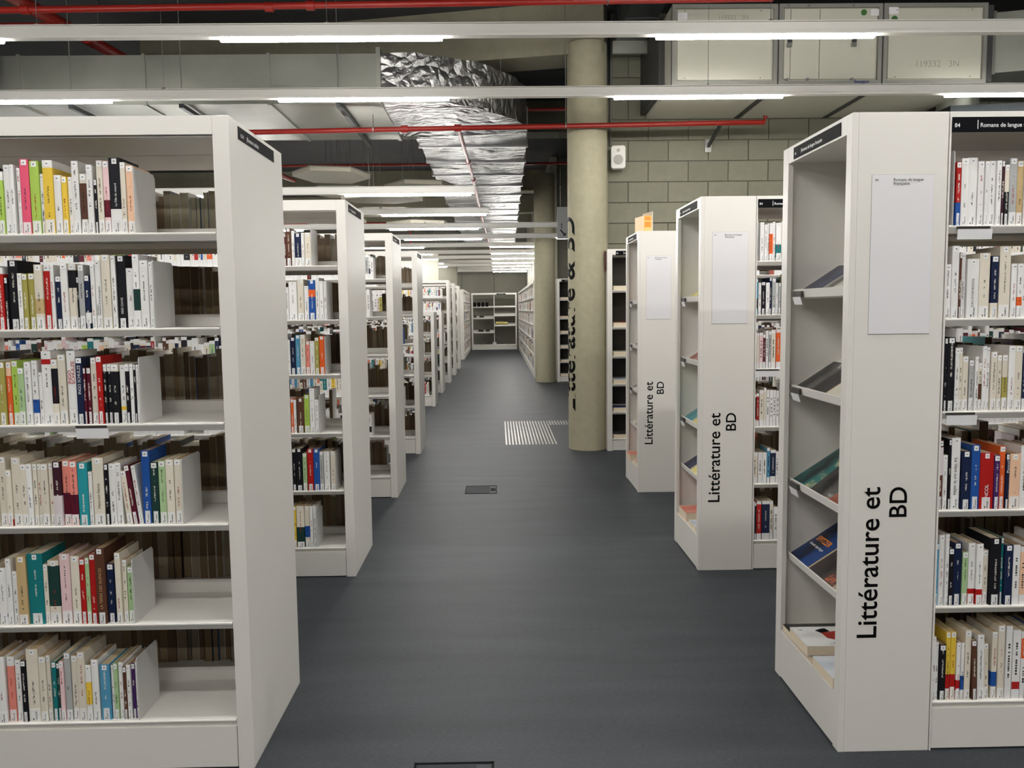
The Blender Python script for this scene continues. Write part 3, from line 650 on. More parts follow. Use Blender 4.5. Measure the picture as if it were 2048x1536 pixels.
# ------------------------------------------------------------------ books
BOOK_ROWS = {
 'L1': [
  (-1149, '-1594,17,210,K;-1577,17,196,G/W.86.100;-1559,22,217,W;-1536,12,217,W;-1515,11,206,W;-1503,27,233,P;-1475,30,228,G;-1445,13,188,W;-1432,32,229,Y/W.90.100;-1400,23,183,W;-1376,17,178,Y;-1359,14,178,W;-1344,22,227,W;-1320,22,187,C/D.17.84;-1296,18,214,W;-1277,10,170,K;-1266,19,228,C;-1246,20,226,Q/M.22.46;-1226,37,236,K/W.0.32;-1189,16,221,C;-1172,23,211,H'),  # the slim, shortest black volume is added to draw a dark gap between spines
  (-1103, '-1613,15,204,W;-1597,19,197,R/W.90.100;-1577,10,167,K;-1566,32,221,K;-1533,15,179,W;-1518,16,177,E;-1501,21,179,E;-1479,26,206,C/Z.24.47;-1452,21,206,R/W.90.100;-1430,12,205,W;-1418,20,170,N;-1397,22,209,W;-1375,26,208,C/K.63.90;-1348,8,166,K;-1340,18,204,A;-1321,16,171,N/W.10.30;-1303,14,205,W;-1289,19,219,W;-1266,28,235,C;-1237,15,232,W;-1221,29,233,K;-1191,24,192,W;-1166,21,235,W/F.24.53;-1144,26,216,W;-1117,13,211,W'),
  (-1162, '-1635,17,210,W;-1617,24,205,E;-1592,17,204,O/H.78.100;-1574,20,208,G;-1553,20,185,J;-1532,21,204,W;-1510,19,208,W/B.18.39;-1490,13,169,W;-1477,31,238,W/R.82.89;-1445,21,211,C/K.32.86;-1424,25,226,C;-1395,28,238,W;-1366,22,217,N;-1343,8,183,M;-1334,14,183,M;-1319,21,215,C;-1298,18,220,R;-1279,11,193,K/W.88.100;-1267,15,193,K/W.88.100;-1252,23,193,K/C.88.100;-1227,20,190,W/Y.18.29;-1207,12,193,K/W.88.100;-1194,12,193,W;-1181,8,193,K;-1173,9,191,W'),
  (-1040, '-1658,18,234,C;-1639,24,229,C;-1613,17,186,C/R.0.12;-1595,30,226,C;-1565,19,205,C;-1545,17,205,W;-1527,14,205,C;-1512,12,205,C;-1499,23,205,C;-1475,16,206,C;-1458,27,213,X/L.0.47;-1430,25,215,S/M.10.50;-1404,25,213,S/M.10.48;-1378,32,208,U;-1345,13,177,W;-1330,36,223,C;-1292,12,202,K;-1279,21,202,W;-1257,20,205,W,-0.013;-1226,19,179,C,-0.095;-1207,18,198,M,-0.128;-1188,14,195,W,-0.11;-1173,27,243,B;-1144,25,205,F;-1117,23,209,J;-1092,26,214,C;-1065,23,214,C'),
  (-1218, '-1682,19,204,C;-1661,27,194,W/V.14.20;-1633,18,225,W;-1614,16,181,W;-1597,31,232,Z;-1565,51,238,T;-1513,15,202,C;-1497,37,215,C/F.28.92;-1456,34,238,Q;-1420,28,230,C;-1391,17,220,R;-1373,14,223,J;-1358,19,236,R;-1338,32,256,D;-1305,24,201,N;-1274,18,239,C;-1255,15,213,C;-1238,19,189,J'),
  (-1220, '-1702,18,224,W;-1683,27,227,W;-1651,24,225,S/W.86.100;-1626,20,212,W;-1605,17,212,K;-1586,39,250,C;-1545,24,224,C;-1520,13,228,C;-1505,15,204,T;-1489,12,201,F;-1477,14,207,Q;-1462,21,235,A;-1440,21,223,C;-1417,25,237,C;-1390,18,193,W/Y.30.70;-1371,23,211,W;-1345,33,193,I;-1310,10,187,W;-1299,13,196,J;-1285,16,196,W;-1269,12,184,D;-1256,14,190,W;-1242,12,193,V;-1228,7,196,W'),
 ],
 'R1': [
  (None, '1502,17,204,B/R.36.100;1519,23,215,W;1543,32,218,W;1576,20,206,W;1597,12,205,W;1612,24,207,W;1637,15,207,W;1653,10,207,X;1663,15,194,K/C.55.100;1680,26,215,A;1706,21,207,Z;1728,19,204,W;1748,19,210,C;1769,17,208,R;1787,22,211,W'),
  (None, '1475,23,177,W;1498,24,237,W;1523,8,215,D;1532,16,214,W;1550,39,194,W;1593,35,213,C;1631,24,203,N/C.0.24;1658,37,234,C;1698,19,177,W;1718,17,177,W/O.22.38;1735,15,177,W;1751,23,209,C;1775,25,192,B;1801,19,209,W'),
  (None, '1474,7,214,W;1483,11,244,K;1494,25,246,K;1520,15,210,W;1535,13,211,C;1549,20,182,C;1571,17,169,A;1588,12,180,W;1600,12,160,C/D.20.56;1612,14,215,W;1628,13,211,W;1643,20,196,C;1664,16,185,C;1681,18,185,C/E.22.60;1700,21,215,W;1722,26,215,C;1748,15,210,N;1765,17,203,W;1783,20,210,C'),
  (None, '1475,18,236,D/L.50.90;1493,17,185,W;1512,9,238,K;1522,30,243,W;1555,31,199,N;1587,29,219,B;1617,47,192,R;1665,19,183,V;1685,20,213,O;1706,11,187,N;1718,36,187,H;1755,29,215,W;1786,22,204,C;1809,22,211,M'),
  (None, '1474,18,215,I;1492,19,244,W;1512,12,248,W;1525,17,198,K;1543,27,217,N;1573,19,184,J;1594,25,214,W/R.1.26;1619,22,213,W/R.1.26;1643,20,189,C;1665,37,232,K;1703,11,232,T;1715,28,208,N;1744,25,208,W;1769,20,201,H;1791,22,213,W;1814,18,208,C'),
  (None, '1478,12,226,W;1491,12,203,W;1504,23,196,K;1528,16,239,Y/R.0.37;1545,18,239,Y/R.0.37;1564,14,201,W/R.16.34;1579,11,201,W/B.16.42;1592,21,244,C;1620,17,211,D,-0.039;1638,24,229,W,-0.023;1663,18,196,C,-0.03;1688,19,236,C/B.18.40;1709,23,259,C,-0.011;1733,21,259,W,-0.011;1756,28,244,W/R.1.25;1785,21,239,W/O.60.90;1807,24,242,C;1833,21,247,B'),
 ],
 'R2': [
  (None, '1494,23,216,W;1519,17,202,W;1537,9,209,W;1547,19,209,W/O.17.72;1567,15,218,W;1584,30,211,W/T.08.43;1615,13,221,C'),
  (None, '1466,22,202,I/K.14.45;1489,16,180,W;1506,23,185,K;1532,21,180,W;1554,13,209,N;1568,20,204,A;1590,14,178,W;1605,11,178,A'),
  (None, '1460,12,203,C;1473,11,208,W;1485,12,203,C;1499,20,205,Q;1520,14,194,M;1536,14,217,W;1552,14,212,A;1567,25,221,C;1595,25,223,O'),
  (None, '1463,9,188,W;1474,13,188,K;1487,15,192,R;1504,25,210,C;1530,13,224,C;1544,18,210,W;1564,18,210,W;1583,16,210,W;1601,16,206,W'),
  (None, '1467,31,182,C;1501,24,182,W;1526,25,182,W;1553,17,208,I;1572,32,196,N;1605,15,187,W'),
  (None, '1472,13,229,W;1486,9,220,K;1497,28,230,R;1528,45,230,N;1574,19,230,C;1596,28,193,W'),
 ],
 'L2': [
  (-1038, '-1205,14,192,W;-1189,10,180,M;-1178,30,209,D;-1147,16,194,W;-1129,36,180,N/W.0.25;-1092,17,183,W;-1072,33,183,C'),
  (-960, '-1193,19,184,W;-1172,45,213,W;-1124,36,228,C;-1086,25,190,W;-1060,37,222,B/O.58.76;-1021,20,236,W;-1000,22,216,W;-976,15,213,W'),
  (-979, '-1191,16,197,W;-1174,28,211,N;-1144,27,223,I;-1116,27,225,C;-1087,20,188,S;-1065,28,188,W;-1036,24,209,E;-1010,29,216,O'),
  (-1021, '-1203,17,199,W;-1184,16,194,O;-1167,15,190,W;-1147,40,199,D;-1106,29,218,G;-1075,28,255,W;-1045,22,190,W'),
  (-938, '-1206,19,225,W;-1185,20,242,K;-1163,37,244,K;-1124,22,216,J;-1099,34,240,R;-1063,34,240,B;-1028,21,225,A;-1004,33,225,W;-967,27,225,C'),
  (-1058, '-1208,17,237,W;-1189,15,242,Y;-1171,44,243,C/F.2.50;-1125,28,242,C/B.25.52;-1095,16,242,W;-1077,16,242,W'),
 ],
}

COL = dict(W=(236, 235, 233), C=(226, 218, 202), G=(172, 204, 92), P=(232, 92, 122), Y=(236, 200, 72), K=(26, 26, 32), N=(28, 38, 68), B=(38, 84, 158), T=(28, 120, 124),
           R=(176, 32, 30), M=(92, 26, 44), O=(226, 98, 44), S=(234, 142, 128), L=(222, 210, 214), A=(176, 178, 178), D=(92, 60, 46), E=(166, 158, 84), F=(34, 62, 58),
           V=(70, 40, 96), I=(84, 150, 184), J=(170, 200, 150), H=(238, 196, 164), Q=(236, 204, 206), U=(44, 150, 160), Z=(198, 172, 126), X=(66, 34, 46))
CN = dict(W='white', C='cream', G='lime green', P='pink', Y='yellow', K='black', N='navy', B='blue', T='teal', R='red', M='maroon', O='orange', S='salmon', L='pale lilac', A='grey',
          D='brown', E='olive', F='dark green', V='violet', I='light blue', J='pale green', H='peach', Q='pale pink', U='turquoise', Z='tan', X='plum')
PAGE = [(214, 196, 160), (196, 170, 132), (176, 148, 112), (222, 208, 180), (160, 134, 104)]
def book_meshes():
    m = MB(); n = 5
    arc = [(-.5+i/n, -.012*math.sin(math.pi*i/n)+.012) for i in range(n+1)]
    poly = arc + [(.5, 1), (.47, 1), (.47, .03), (-.47, .03), (-.47, 1), (-.5, 1)]
    m.prism([(x, y) for x, y in poly], 'z', 0, 1)
    cover = m.mesh('book_cover', M['cover'])
    pages = MB().box(-.465, .465, .03, .975, .004, .992).mesh('pages', M['pages'])
    lab = MB(); lab.prism([(-.46, .008), (-.3, -.004), (.3, -.004), (.46, .008), (.46, .02), (-.46, .02)], 'z', 0, 1); lab = lab.mesh('call_label', M['call_label'])
    st = MB(); st.prism([(-.46, .008), (-.3, -.004), (.3, -.004), (.46, .008), (.46, .02), (-.46, .02)], 'z', 0, 1); st = st.mesh('top_sticker', M['top_sticker'])
    return cover, pages, lab, st
BM = book_meshes()
rnd = random.Random(7)
def make_book(x, y, z, w_, d_, h_, code, label, group, lean=0, flip=False):
    base = code.split('/')[0]; c = COL[base]; j = rnd.uniform(.94, 1.04)
    o = bpy.data.objects.new('book', BM[0]); col.objects.link(o)
    o.location = (x, y, z); o.scale = (w_, d_, h_); o.rotation_euler = (0, lean, R(180) if flip else 0)
    l = lin(c); o.color = (min(1, l[0]*j), min(1, l[1]*j), min(1, l[2]*j), 1)
    o['band'] = [2.0, 2.0, 0.0]; o['band_colour'] = [1.0, 1.0, 1.0]
    if '/' in code:
        b = code.split('/')[1].split('.'); o['band_colour'] = list(lin(COL[b[0]])); o['band'] = [int(b[1])/100, int(b[2])/100 + .001, 0.0]
    light = sum(c) > 420
    ink = (30, 30, 36) if light else (226, 222, 210)
    if light and rnd.random() < .22: ink = (150, 40, 36)
    o['ink'] = list(lin(ink)); a = rnd.uniform(.2, .4); o['title'] = [a, min(.93, a+rnd.uniform(.28, .55)), min(.32, .0022/w_ + rnd.uniform(0, .03))]
    tag(o, label, 'book', group)
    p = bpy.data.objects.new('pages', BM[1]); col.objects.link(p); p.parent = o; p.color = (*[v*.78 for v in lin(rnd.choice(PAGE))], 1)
    if not flip:
        lh = rnd.uniform(.034, .044) if base not in 'KN' or '/' in code else rnd.uniform(.03, .038)
        q = bpy.data.objects.new('call_label', BM[2]); col.objects.link(q); q.parent = o; q.scale = (.98 if light else .72, 1, lh/h_); q.location = (0, 0, .004); q.color = o.color
        q = bpy.data.objects.new('top_sticker', BM[3]); col.objects.link(q); q.parent = o; q.scale = (.9 if w_ < .022 else .0195/w_, 1, .0165/h_); q.location = (0, 0, 1-.0185/h_ if w_ < .02 or light else 1-.019/h_)
    return o
ORD = 'first second third fourth fifth sixth seventh eighth ninth tenth eleventh twelfth thirteenth fourteenth fifteenth sixteenth seventeenth eighteenth nineteenth twentieth'.split()
ORD += ['twenty-'+w for w in ORD[:9]]
SH = ['top', 'second', 'third', 'fourth', 'fifth', 'bottom']
def fname(code):
    p = code.split('/'); s = CN[p[0]]
    if len(p) > 1 and CN[p[1].split('.')[0]] != s: s += ' and ' + CN[p[1].split('.')[0]]
    return s
CASES = {'L1': (YL[0], 'nearest left bookcase', -1), 'L2': (YL[1], 'second left bookcase', -1), 'R1': (YR[0], 'nearest right bookcase', 1), 'R2': (YR[1], 'second right bookcase', 1)}
def make_bookend(x, y, z, h_, label, group, d_=.17):
    b = empty('bookend', (x, y, z), 0, label, 'bookend', group)
    MB().prism([(0, 0), (d_, 0), (d_, h_-.012), (d_-.012, h_), (.006, h_), (0, h_-.006)], 'x', 0, .0018).build('upright_plate', M['bookend'], b)
    MB().box(-.11, .002, .004, d_*.9, 0, .0012).build('foot_plate', M['bookend'], b)
BOOKS = {}
mass = []        # (origin, angle, x, w, d, h, base, band, flip)
for name, rows in BOOK_ROWS.items():
    Y, cname, sgn = CASES[name]
    for k, (bx, txt) in enumerate(rows):
        row = [t_.split(',') for t_ in txt.split(';')]
        pr_ = []
        for e in row: pr_.append([int(e[0])/1000, int(e[1])/1000, int(e[2])/1000, e[3], float(e[4]) if len(e) > 4 else 0])
        pr_.sort(key=lambda e: e[0])
        lim = XL-.06 if sgn < 0 else 1.4
        # no two volumes overlap
        for a, b in zip(pr_, pr_[1:]):
            if a[0]+a[1] > b[0]-.0006: a[1] = max(.006, b[0]-.0006-a[0])
        view = (lambda e: (e[0]+e[1]) > -1.70) if sgn < 0 else (lambda e: e[0] < 1.725)
        if name in ('L2', 'R2'): view = lambda e: True
        vis = [e for e in pr_ if view(e)]
        if name == 'R2' and k > 1: vis = []
        if name == 'L2': vis = [e for e in vis if e[0] > -1.275]
        ordr = vis[::-1] if sgn < 0 else vis
        for i, e in enumerate(ordr):
            ref = 'from the bookend' if sgn < 0 else 'from the display stand'
            o = make_book(e[0]+e[1]/2, Y+.012+rnd.uniform(-.003, .008), ZS[k]+.0005, e[1]-.0008, rnd.uniform(.13, .165), e[2], e[3],
                '%s book, %s %s, %s shelf, %s' % (fname(e[3]), ORD[i], ref, SH[k], cname), 'books on the %s' % cname, lean=e[4])
            BOOKS[(name, k, len(vis)-1-i if sgn < 0 else i)] = o
        rest = [e for e in pr_ if e not in vis]
        for e in rest: mass.append((0, 0, 0, e[0]+e[1]/2, Y+.014, ZS[k], e[1]-.001, .14, e[2], e[3], False))
        if bx is not None:
            be = bx/1000
            make_bookend(be+.001, Y+.008, ZS[k]+.0008, .215 if k else .205, 'white metal bookend on the %s shelf of the %s' % (SH[k], cname), 'bookends on the left bookcases')
make_bookend(XB+.022, YR[0]+.006, ZS[0]+.0008, .24, 'white metal bookend with black ring, top shelf, nearest right bookcase', 'bookends on the right bookcases', .12)
o = MB().tube([(XB+.0213, YR[0]+.04+.010*math.cos(R(a)), ZS[0]+.205+.012*math.sin(R(a))) for a in range(0, 361, 20)], .0022, 6).build('ring_mark', M['ink']); o.parent = [x for x in bpy.data.objects if x.name.startswith('bookend')][-1]; o.matrix_parent_inverse = Matrix.Translation(o.parent.location).inverted()
make_bookend(XB+.012, YR[1]+.006, ZS[0]+.0008, .22, 'white metal bookend on the top shelf of the second right bookcase', 'bookends on the right bookcases', .12)
# legible titles
def spine_title(key, body, z0, z1, mat, dx=0, down=False, bold=.0):
    o = BOOKS[key]; w_ = o.scale[0]; L_ = (z1-z0)*o.scale[2]
    me, tw, th = text_mesh(body, width=L_, bold=bold, line=.8)
    if th > w_*.8:
        for v in me.vertices: v.co.y *= w_*.8/th
        th = w_*.8
    ys = [v.co.y for v in me.vertices]; cy = (min(ys)+max(ys))/2
    me.materials.clear(); me.materials.append(mat); sx_, sy_, sz_ = o.scale
    for v in me.vertices:
        X_ = -(v.co.y-cy)/sx_ + dx; Z_ = z0 + v.co.x/sz_
        if down: X_ = -X_; Z_ = z1 - v.co.x/sz_
        v.co = Vector((X_, -.005-v.co.z*.3, Z_))
    t_ = bpy.data.objects.new('spine_title', me); col.objects.link(t_); t_.parent = o; o['title'] = [2.0, 2.0, 0.0]
def find(name, k, pred): return [key for key in BOOKS if key[0] == name and key[1] == k and pred(key[2])]
M['ink_red'] = simple('ink_red', (176, 36, 30), .5); M['ink_gold'] = simple('ink_gold', (200, 160, 110), .5); M['ink_dark'] = simple('ink_dark', (30, 30, 32), .5)
def nth(name, k, xpos):
    c = [(abs(BOOKS[key].location.x - xpos), key) for key in BOOKS if key[0] == name and key[1] == k]; return min(c)[1]
def title(name, k, xpos, *a, **kw): spine_title(nth(name, k, xpos), *a, **kw)
title('L1', 2, -1.381, 'INGO\nSCHULZE', .55, .86, M['ink_red'], bold=.01)
title('L1', 2, -1.355, 'INGO SCHULZE', .45, .88, M['text_white'])
title('L1', 4, -1.321, 'LA TERRE DES SILENCES', .2, .74, M['ink_gold'])
title('L1', 1, -1.206, 'REID DAVIS', .2, .42, M['text_white'])
title('L1', 1, -1.279, 'Perfidies\nhistoire d\'un bourgeois', .2, .62, M['ink_dark'])
title('L1', 3, -1.312, 'Heinrich Heine', .25, .62, M['ink_dark'])
title('R1', 1, 1.569, 'JEAN D\'ORMESSON', .18, .66, M['ink_dark'])
title('R1', 3, 1.537, 'Le Vent sur la vallée', .2, .72, M['ink_dark'], down=True)
title('R1', 3, 1.641, 'ANCOL', .14, .44, M['text_white'], bold=.01)
title('R1', 3, 1.712, 'Pancol', .66, .88, M['text_white'])
title('L1', 0, -1.207, 'La Fille du renard', .36, .66, M['text_white'])

# book rows standing back to back in the nearest left bookcase: their page edges face the camera
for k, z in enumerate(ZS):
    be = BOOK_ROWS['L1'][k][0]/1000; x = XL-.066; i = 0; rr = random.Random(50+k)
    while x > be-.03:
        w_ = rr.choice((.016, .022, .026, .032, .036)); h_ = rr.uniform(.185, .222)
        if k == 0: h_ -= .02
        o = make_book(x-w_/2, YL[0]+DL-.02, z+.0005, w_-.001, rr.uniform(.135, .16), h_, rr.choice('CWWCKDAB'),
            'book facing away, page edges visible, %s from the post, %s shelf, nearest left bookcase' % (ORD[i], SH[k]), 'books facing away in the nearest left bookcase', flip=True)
        o.children[0].color = (*[v*.55 for v in lin(rr.choice(PAGE[1:]))], 1) if k else (*lin((196, 192, 166)), 1)  # below the top shelf, shade is put into the page colour by darkening it
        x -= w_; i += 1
    # the rest of that row belongs to the mass
    while x > -2.9:
        w_ = rr.uniform(.014, .04); mass.append((0, 0, 0, x-w_/2, YL[0]+DL-.02, z, w_-.001, .15, rr.uniform(.18, .225) - (.02 if k == 0 else 0), rr.choice('CWWCKDAB'), True)); x -= w_

# ------------------------------------------------------------------ all other rows of books, one mass
def fill(ox, oy, ang, xa, xb, y, z, seed, flip=False, gap=.15, empty_end=0, dark=.25, hmax=.235):
    rr = random.Random(seed); x = xa
    while x < xb - empty_end:
        if rr.random() < gap*.12: x += rr.uniform(.03, .16); continue
        w_ = rr.uniform(.011, .036); h_ = min(hmax, rr.gauss(.205, .016)); u_ = rr.random()
        c = rr.choice('WWWWWWCCCL') if u_ > dark+.1 else (rr.choice('KNDMXF') if u_ < dark*.6 else rr.choice('RBTOYGSIJHQUZEA'))
        if c not in 'WCL' and rr.random() < .35: c += '/W.0.%d' % rr.randint(20, 55)
        elif c in 'WCL' and rr.random() < .25: c += '/%s.%d.%d' % ((rr.choice('KNRBTOMSY'),) + rr.choice(((20, 45), (30, 85), (55, 90))))
        if x + w_ > xb: break
        mass.append((ox, oy, ang, x+w_/2, y, z, w_-.0008, rr.uniform(.13, .165), max(.165, h_), c, flip)); x += w_
sd = 100
L_LEFT = XL-2.10
for i, Y in enumerate(YL):
    for k, z in enumerate(ZS):
        sd += 1; x1 = XL-.06
        if i == 0: pass    # front and back rows placed above
        else:
            if i == 1: fill(0, 0, 0, L_LEFT, -1.285, Y+.014, z, sd, dark=.12 if k < 2 else .3)
            else: fill(0, 0, 0, L_LEFT, x1-random.Random(sd).uniform(.06, .3), Y+.014, z, sd, dark=.2)
            fill(0, 0, 0, L_LEFT, x1-.01, Y+DL-.02, z, sd+500, flip=True, dark=.3)
        if i == 0: fill(0, 0, 0, L_LEFT, -1.83, Y+.014, z, sd+900)
for i, Y in enumerate(YR):
    for k, z in enumerate(ZS):
        sd += 1
        if i == 0: fill(0, 0, 0, 1.80, XB+2.1, Y+.014, z, sd)
        elif i == 1: fill(0, 0, 0, 1.665, XB+2.1, Y+.014, z, sd)
        else: fill(0, 0, 0, XB+.03, XB+2.1, Y+.014, z, sd)
        fill(0, 0, 0, XB+.02, XB+2.1, Y+DR-.02, z, sd+500, flip=True)
for (x, y, h_, lb) in low:
    for k, z in enumerate((1.14, .81, .49, .172)):
        sd += 1; fill(0, 0, 0, x-2.5, x-.06-random.Random(sd).uniform(0, .2), y+.014, z, sd, dark=.4); fill(0, 0, 0, x-2.5, x-.07, y+DL-.02, z, sd+500, flip=True)
for k2, (x, y) in enumerate(far):
    for k, z in enumerate(ZS):
        sd += 1; fill(0, 0, 0, x-2.5, x-.06-random.Random(sd).uniform(0, .1), y+.014, z, sd, dark=.08); fill(0, 0, 0, x-2.5, x-.07, y+DL-.02, z, sd+500, flip=True)
for k, z in enumerate(ZS):
    sd += 1; fill(-1.02, 25.8, R(90), .06, 5.9, .014, z, sd, gap=1.2, dark=.3); sd += 1; fill(.80, 31.5, R(-90), .06, 12.9, .014, z, sd, gap=1.2, dark=.35)
mv = []; mf = []; mc = []
def lc(c, f=1): l = lin(c); return (l[0]*f, l[1]*f, l[2]*f, 1)
def add_mass(ox, oy, ang, x, y, z, w_, d_, h_, code, flip):
    ca, sa = math.cos(ang), math.sin(ang); s = -1 if flip else 1
    rr = random.Random(int(x*9173)+int(z*771)+int(y*133))
    base = COL[code.split('/')[0]]; cuts = [(0, h_, base)]
    if '/' in code:
        b = code.split('/')[1].split('.'); a0 = int(b[1])/100*h_; a1 = min(1, int(b[2])/100)*h_
        cuts = [(0, a0, base), (a0, a1, COL[b[0]]), (a1, h_, base)]
    def V(px, py, pz):
        px += x; py = y + s*py; mv.append((ox+px*ca-py*sa, oy+px*sa+py*ca, z+pz)); return len(mv)-1
    def F(ids, c): mf.append(tuple(ids)); mc.extend([c]*len(ids))
    a = w_/2; lab = rr.uniform(.032, .042); stk = h_-.018
    # spine in horizontal pieces
    zs_ = sorted({0, lab, stk, h_} | {c[0] for c in cuts} | {c[1] for c in cuts})
    zs_ = [q for q in zs_ if 0 <= q <= h_]
    for q0, q1 in zip(zs_, zs_[1:]):
        if q1-q0 < 1e-4: continue
        m_ = (q0+q1)/2
        cc = next((c[2] for c in cuts if c[0] <= m_ < c[1]), base)
        if not flip and (m_ < lab or m_ > stk): cc = (232, 232, 232)
        F([V(-a, 0, q0), V(a, 0, q0), V(a, 0, q1), V(-a, 0, q1)], lc(cc))
        if not flip and lab < m_ < stk and q1-q0 > .05 and w_ > .012:      # title strip
            ink = (40, 40, 44) if sum(cc) > 400 else (220, 216, 206); tw = min(a*.35, .003); zz = q0+(q1-q0)*.15
            while zz < q1-(q1-q0)*.2:
                e = rr.uniform(.003, .008) if y < 8 else rr.uniform(.01, .03)
                if rr.random() < .75: F([V(-tw, -.0004, zz), V(tw, -.0004, zz), V(tw, -.0004, zz+e), V(-tw, -.0004, zz+e)], lc(ink, .8))
                zz += e + (rr.uniform(.001, .004) if y < 8 else rr.uniform(.004, .012))
    pg = [v*.78 for v in rr.choice(PAGE)]
    F([V(a, 0, 0), V(a, d_, 0), V(a, d_, h_), V(a, 0, h_)], lc(base)); F([V(-a, 0, 0), V(-a, 0, h_), V(-a, d_, h_), V(-a, d_, 0)], lc(base))
    F([V(-a, d_, 0), V(-a, d_, h_), V(a, d_, h_), V(a, d_, 0)], lc(pg)); F([V(-a, 0, 0), V(-a, d_, 0), V(a, d_, 0), V(a, 0, 0)], lc(pg))
    F([V(-a, 0, h_), V(a, 0, h_), V(a, .004, h_), V(-a, .004, h_)], lc((225, 222, 215)))
    F([V(-a, .004, h_), V(a, .004, h_), V(a, d_, h_), V(-a, d_, h_)], lc(pg))
for e in mass: add_mass(*e)
me = bpy.data.meshes.new('packed_books'); me.from_pydata(mv, [], mf); me.materials.append(M['mass'])
ca_ = me.color_attributes.new('col', 'FLOAT_COLOR', 'CORNER'); ca_.data.foreach_set('color', [v for c in mc for v in c]); me.update()
o = bpy.data.objects.new('packed_books', me); col.objects.link(o); tag(o, 'rows of small books filling the farther and half hidden shelves', 'books', None, 'stuff')

# ------------------------------------------------------------------ books shown on the display ledges
def shown(Yc, yw, base, length, thick_, tilt, artk, label, group, stand, rz=0, zoff=0, text=None, pages=False):
    """lies on a ledge: width along the aisle, foot at the lip"""
    rt = empty('comic_book', (0, 0, 0), 0, label, 'book', group)
    rt.matrix_world = Matrix.Translation((XR + base[0], Yc, base[1]+zoff)) @ Matrix.Rotation(rz, 4, 'Z') @ Matrix.Rotation(-tilt, 4, 'Y')
    MB().box(0, length, -yw/2, yw/2, thick_-.0012, thick_).build('front_cover', ART[artk], rt)
    MB().box(0.001, length-.001, -yw/2+.001, yw/2-.001, .001, thick_-.0012).build('pages', M['page_flat'], rt)
    MB().box(0, length, -yw/2, yw/2, 0, .001).build('back_cover', ART[artk], rt)
    if text:
        for (body, u, v_, wd, mt) in text: put_text('cover_title', body, (u, v_, thick_+.0004), (0, -1, 0), (1, 0, 0), mt, rt, width=wd, bold=.02)
    return rt
M['page_flat'] = simple('page_cream', (226, 212, 186), .85, var=.05, scale=200)
TL = R(33)
lo = (.052, -.019)
def ledge(Y, z, items, stand):
    for (yc, yw, ln, th, a, lb, *ex) in items:
        kw = ex[0] if ex else {}
        shown(Y+yc, yw, (lo[0], z+lo[1]), ln, th, TL, a, lb, 'comics on the display stands', stand, **kw)
ledge(YR[0], 1.595, [(.525, .19, .20, .006, 'navy', 'dark navy comic on the top ledge of the nearest display stand'), (.33, .18, .20, .006, 'photo', 'photo covered book beside the navy comic, top ledge, nearest display stand'), (.13, .18, .2, .006, 'cream', 'cream comic hidden behind the frame, top ledge, nearest display stand')], 0)
ledge(YR[0], 1.215, [(.545, .15, .19, .008, 'mono', 'small black and white comic, second ledge, nearest display stand'), (.395, .14, .2, .010, 'blackgrey', 'black book with grey lettering, second ledge, nearest display stand'), (.22, .18, .2, .01, 'cream', 'cream book, second ledge, nearest display stand')], 0)
ledge(YR[0], .835, [(.52, .20, .23, .012, 'tealart', 'comic with pale figure on teal, third ledge, nearest display stand'), (.32, .16, .18, .01, 'mono', 'black and white comic overlapping the teal one, third ledge, nearest display stand', dict(rz=R(12), zoff=.006)), (.15, .16, .2, .02, 'brown', 'thick red brown book, third ledge, nearest display stand')], 0)
ledge(YR[0], .525, [(.525, .19, .24, .014, 'lightning', 'black comic with blue lightning and orange title, fourth ledge, nearest display stand', dict(text=[('SPITZER', .115, .075, .13, M['orange']), ('Grands reportages', .085, .075, .13, M['text_white'])])), (.30, .22, .24, .016, 'orange', 'black and orange comic, fourth ledge, nearest display stand')], 0)
def flat(Y, yc, yw, ln, th, a, x0, z, lb, rz=0):
    return shown(Y+yc, yw, (x0, z), ln, th, 0, a, lb, 'books lying on the base of the display stands', 0, rz=rz)
flat(YR[0], .50, .17, .235, .03, 'dark', .006, .1985, 'dark book lying at the base of the nearest display stand')
b2 = flat(YR[0], .36, .19, .26, .035, 'rocks', -.012, .1985, 'thick book with red and black shape, lying at the base, nearest display stand', R(0))
b2.location.z = .232
b1 = flat(YR[0], .34, .16, .235, .032, 'brown', .006, .1985, 'thick paperback under the red and black book, nearest display stand')
MB().prism([(.10, .03), (.17, .05), (.175, -.02), (.14, -.045), (.105, -.02)], 'z', .035, .0355).build('cover_shape', M['red'], b2)
MB().prism([(.085, .055), (.10, .03), (.14, .045), (.13, .075), (.11, .07)], 'z', .035, .0356).build('cover_shape', M['ink'], b2)
flat(YR[0], .15, .19, .25, .04, 'sky', .0, .1985, 'pale blue book lying at the base of the nearest display stand')
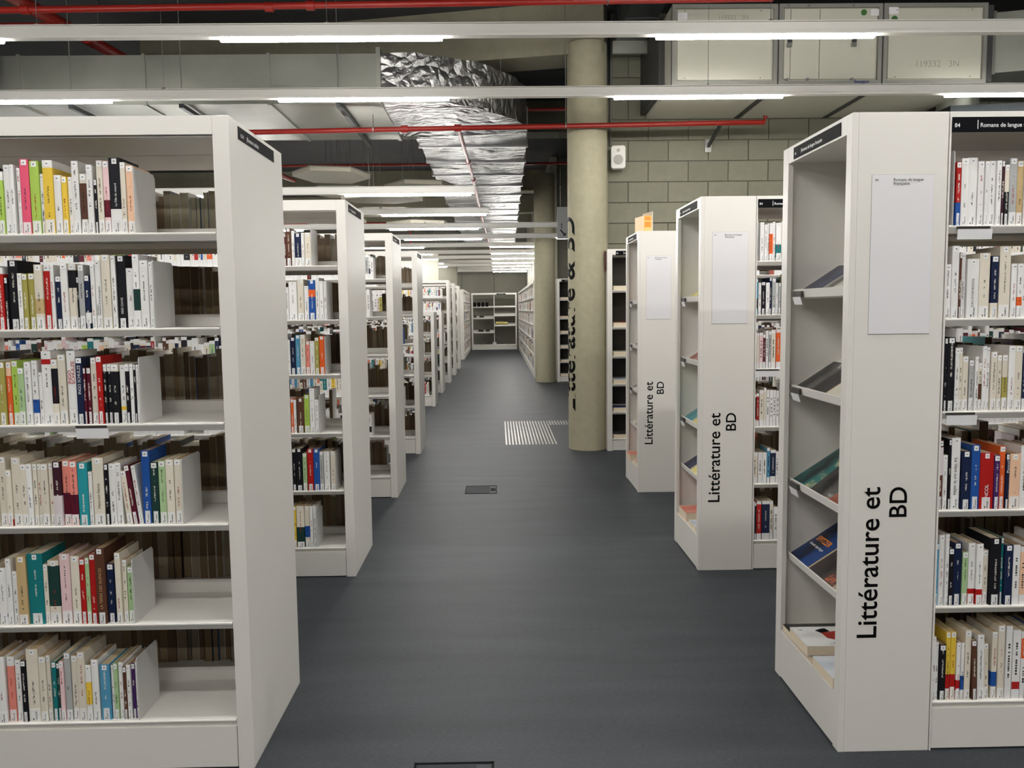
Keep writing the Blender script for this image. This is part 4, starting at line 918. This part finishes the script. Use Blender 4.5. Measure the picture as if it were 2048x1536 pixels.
for i, nm in ((1, 'second display stand'), (2, 'third display stand')):
    A = [('cream', 'cream'), ('tealflat', 'teal')] if i == 1 else [('blush', 'blush'), ('cream', 'cream')]
    ledge(YR[i], 1.595, [(.5, .18, .2, .008, 'yellow' if i == 1 else 'blush', '%s comic, top ledge, %s' % ('yellow' if i == 1 else 'blush pink', nm)), (.28, .2, .22, .008, 'tealflat' if i == 1 else 'cream', '%s comic, top ledge, %s' % ('teal' if i == 1 else 'cream', nm))], i)
    ledge(YR[i], 1.215, [(.42, .2, .22, .01, 'brown' if i == 1 else 'mono', '%s book, second ledge, %s' % ('brown' if i == 1 else 'black and white', nm))], i)
    ledge(YR[i], .835, [(.5, .19, .23, .012, 'tealflat' if i == 1 else 'photo', '%s comic, third ledge, %s' % ('teal' if i == 1 else 'grey photo', nm)), (.26, .2, .22, .012, 'yellow' if i == 1 else 'blush', '%s comic, third ledge, %s' % ('pale yellow' if i == 1 else 'blush pink', nm))], i)
    ledge(YR[i], .525, [(.52, .17, .22, .012, 'navy' if i == 1 else 'cream', '%s comic, fourth ledge, %s' % ('dark navy' if i == 1 else 'cream', nm)), (.3, .2, .24, .012, 'yellow' if i == 1 else 'brown', '%s comic, fourth ledge, %s' % ('yellow' if i == 1 else 'brown', nm))], i)
    flat(YR[i], .46, .2, .25, .055, 'salmon', .01 if i == 1 else -.01, .1985, 'thick salmon book lying at the base of the %s' % nm)
    flat(YR[i], .2, .18, .22, .03, 'sky' if i == 1 else 'blush', .01, .1985, '%s book lying at the base of the %s' % ('pale blue' if i == 1 else 'blush pink', nm))
# magazines lying on the wall bookcase and its twin
for (bx_, by_, who) in ((1.169, 8.89, 'wall bookcase beside the column'), (1.25, 17.47, 'far bookcase behind the column')):
    for k, z in enumerate([1.72, 1.33, 1.02, .72, .42, .13]):
        a = ['photo', 'brown', 'cream', 'sky', 'blue', 'mono'][k]; nm = ['grey photo', 'red brown', 'cream', 'pale blue', 'dark blue', 'black and white'][k]
        g_ = empty('magazine', (bx_+.07, by_+.03, z+.001), 0, '%s magazine lying on the %s shelf of the %s' % (nm, SH[k], who), 'magazine', 'magazines lying on wall bookcases')
        MB().prism([(0, 0), (.28, 0), (.28, .03+.02*(k % 2)), (0, .045)], 'x', 0, .24).build('pages', M['page_flat'], g_)
        MB().prism([(-.001, .045), (.281, .03+.02*(k % 2)), (.281, .034+.02*(k % 2)), (-.001, .048)], 'x', -.001, .241).build('front_cover', ART[a], g_)
# orange file standing on the third display stand
g_ = empty('orange_file_box', (1.225, 7.0, 2.1505), R(12), 'orange file box standing on top of the third display stand', 'file box')
MB().box(0, .075, 0, .2, 0, .14).build('box', M['orange_light'], g_)
MB().box(.006, .06, -.002, 0, .045, .09).box(.006, .06, -.0015, 0, .1, .135).build('label_patch', M['orange'], g_)
MB().box(.068, .078, -.004, .2, 0, .175).build('side_flap', M['raft'], g_)
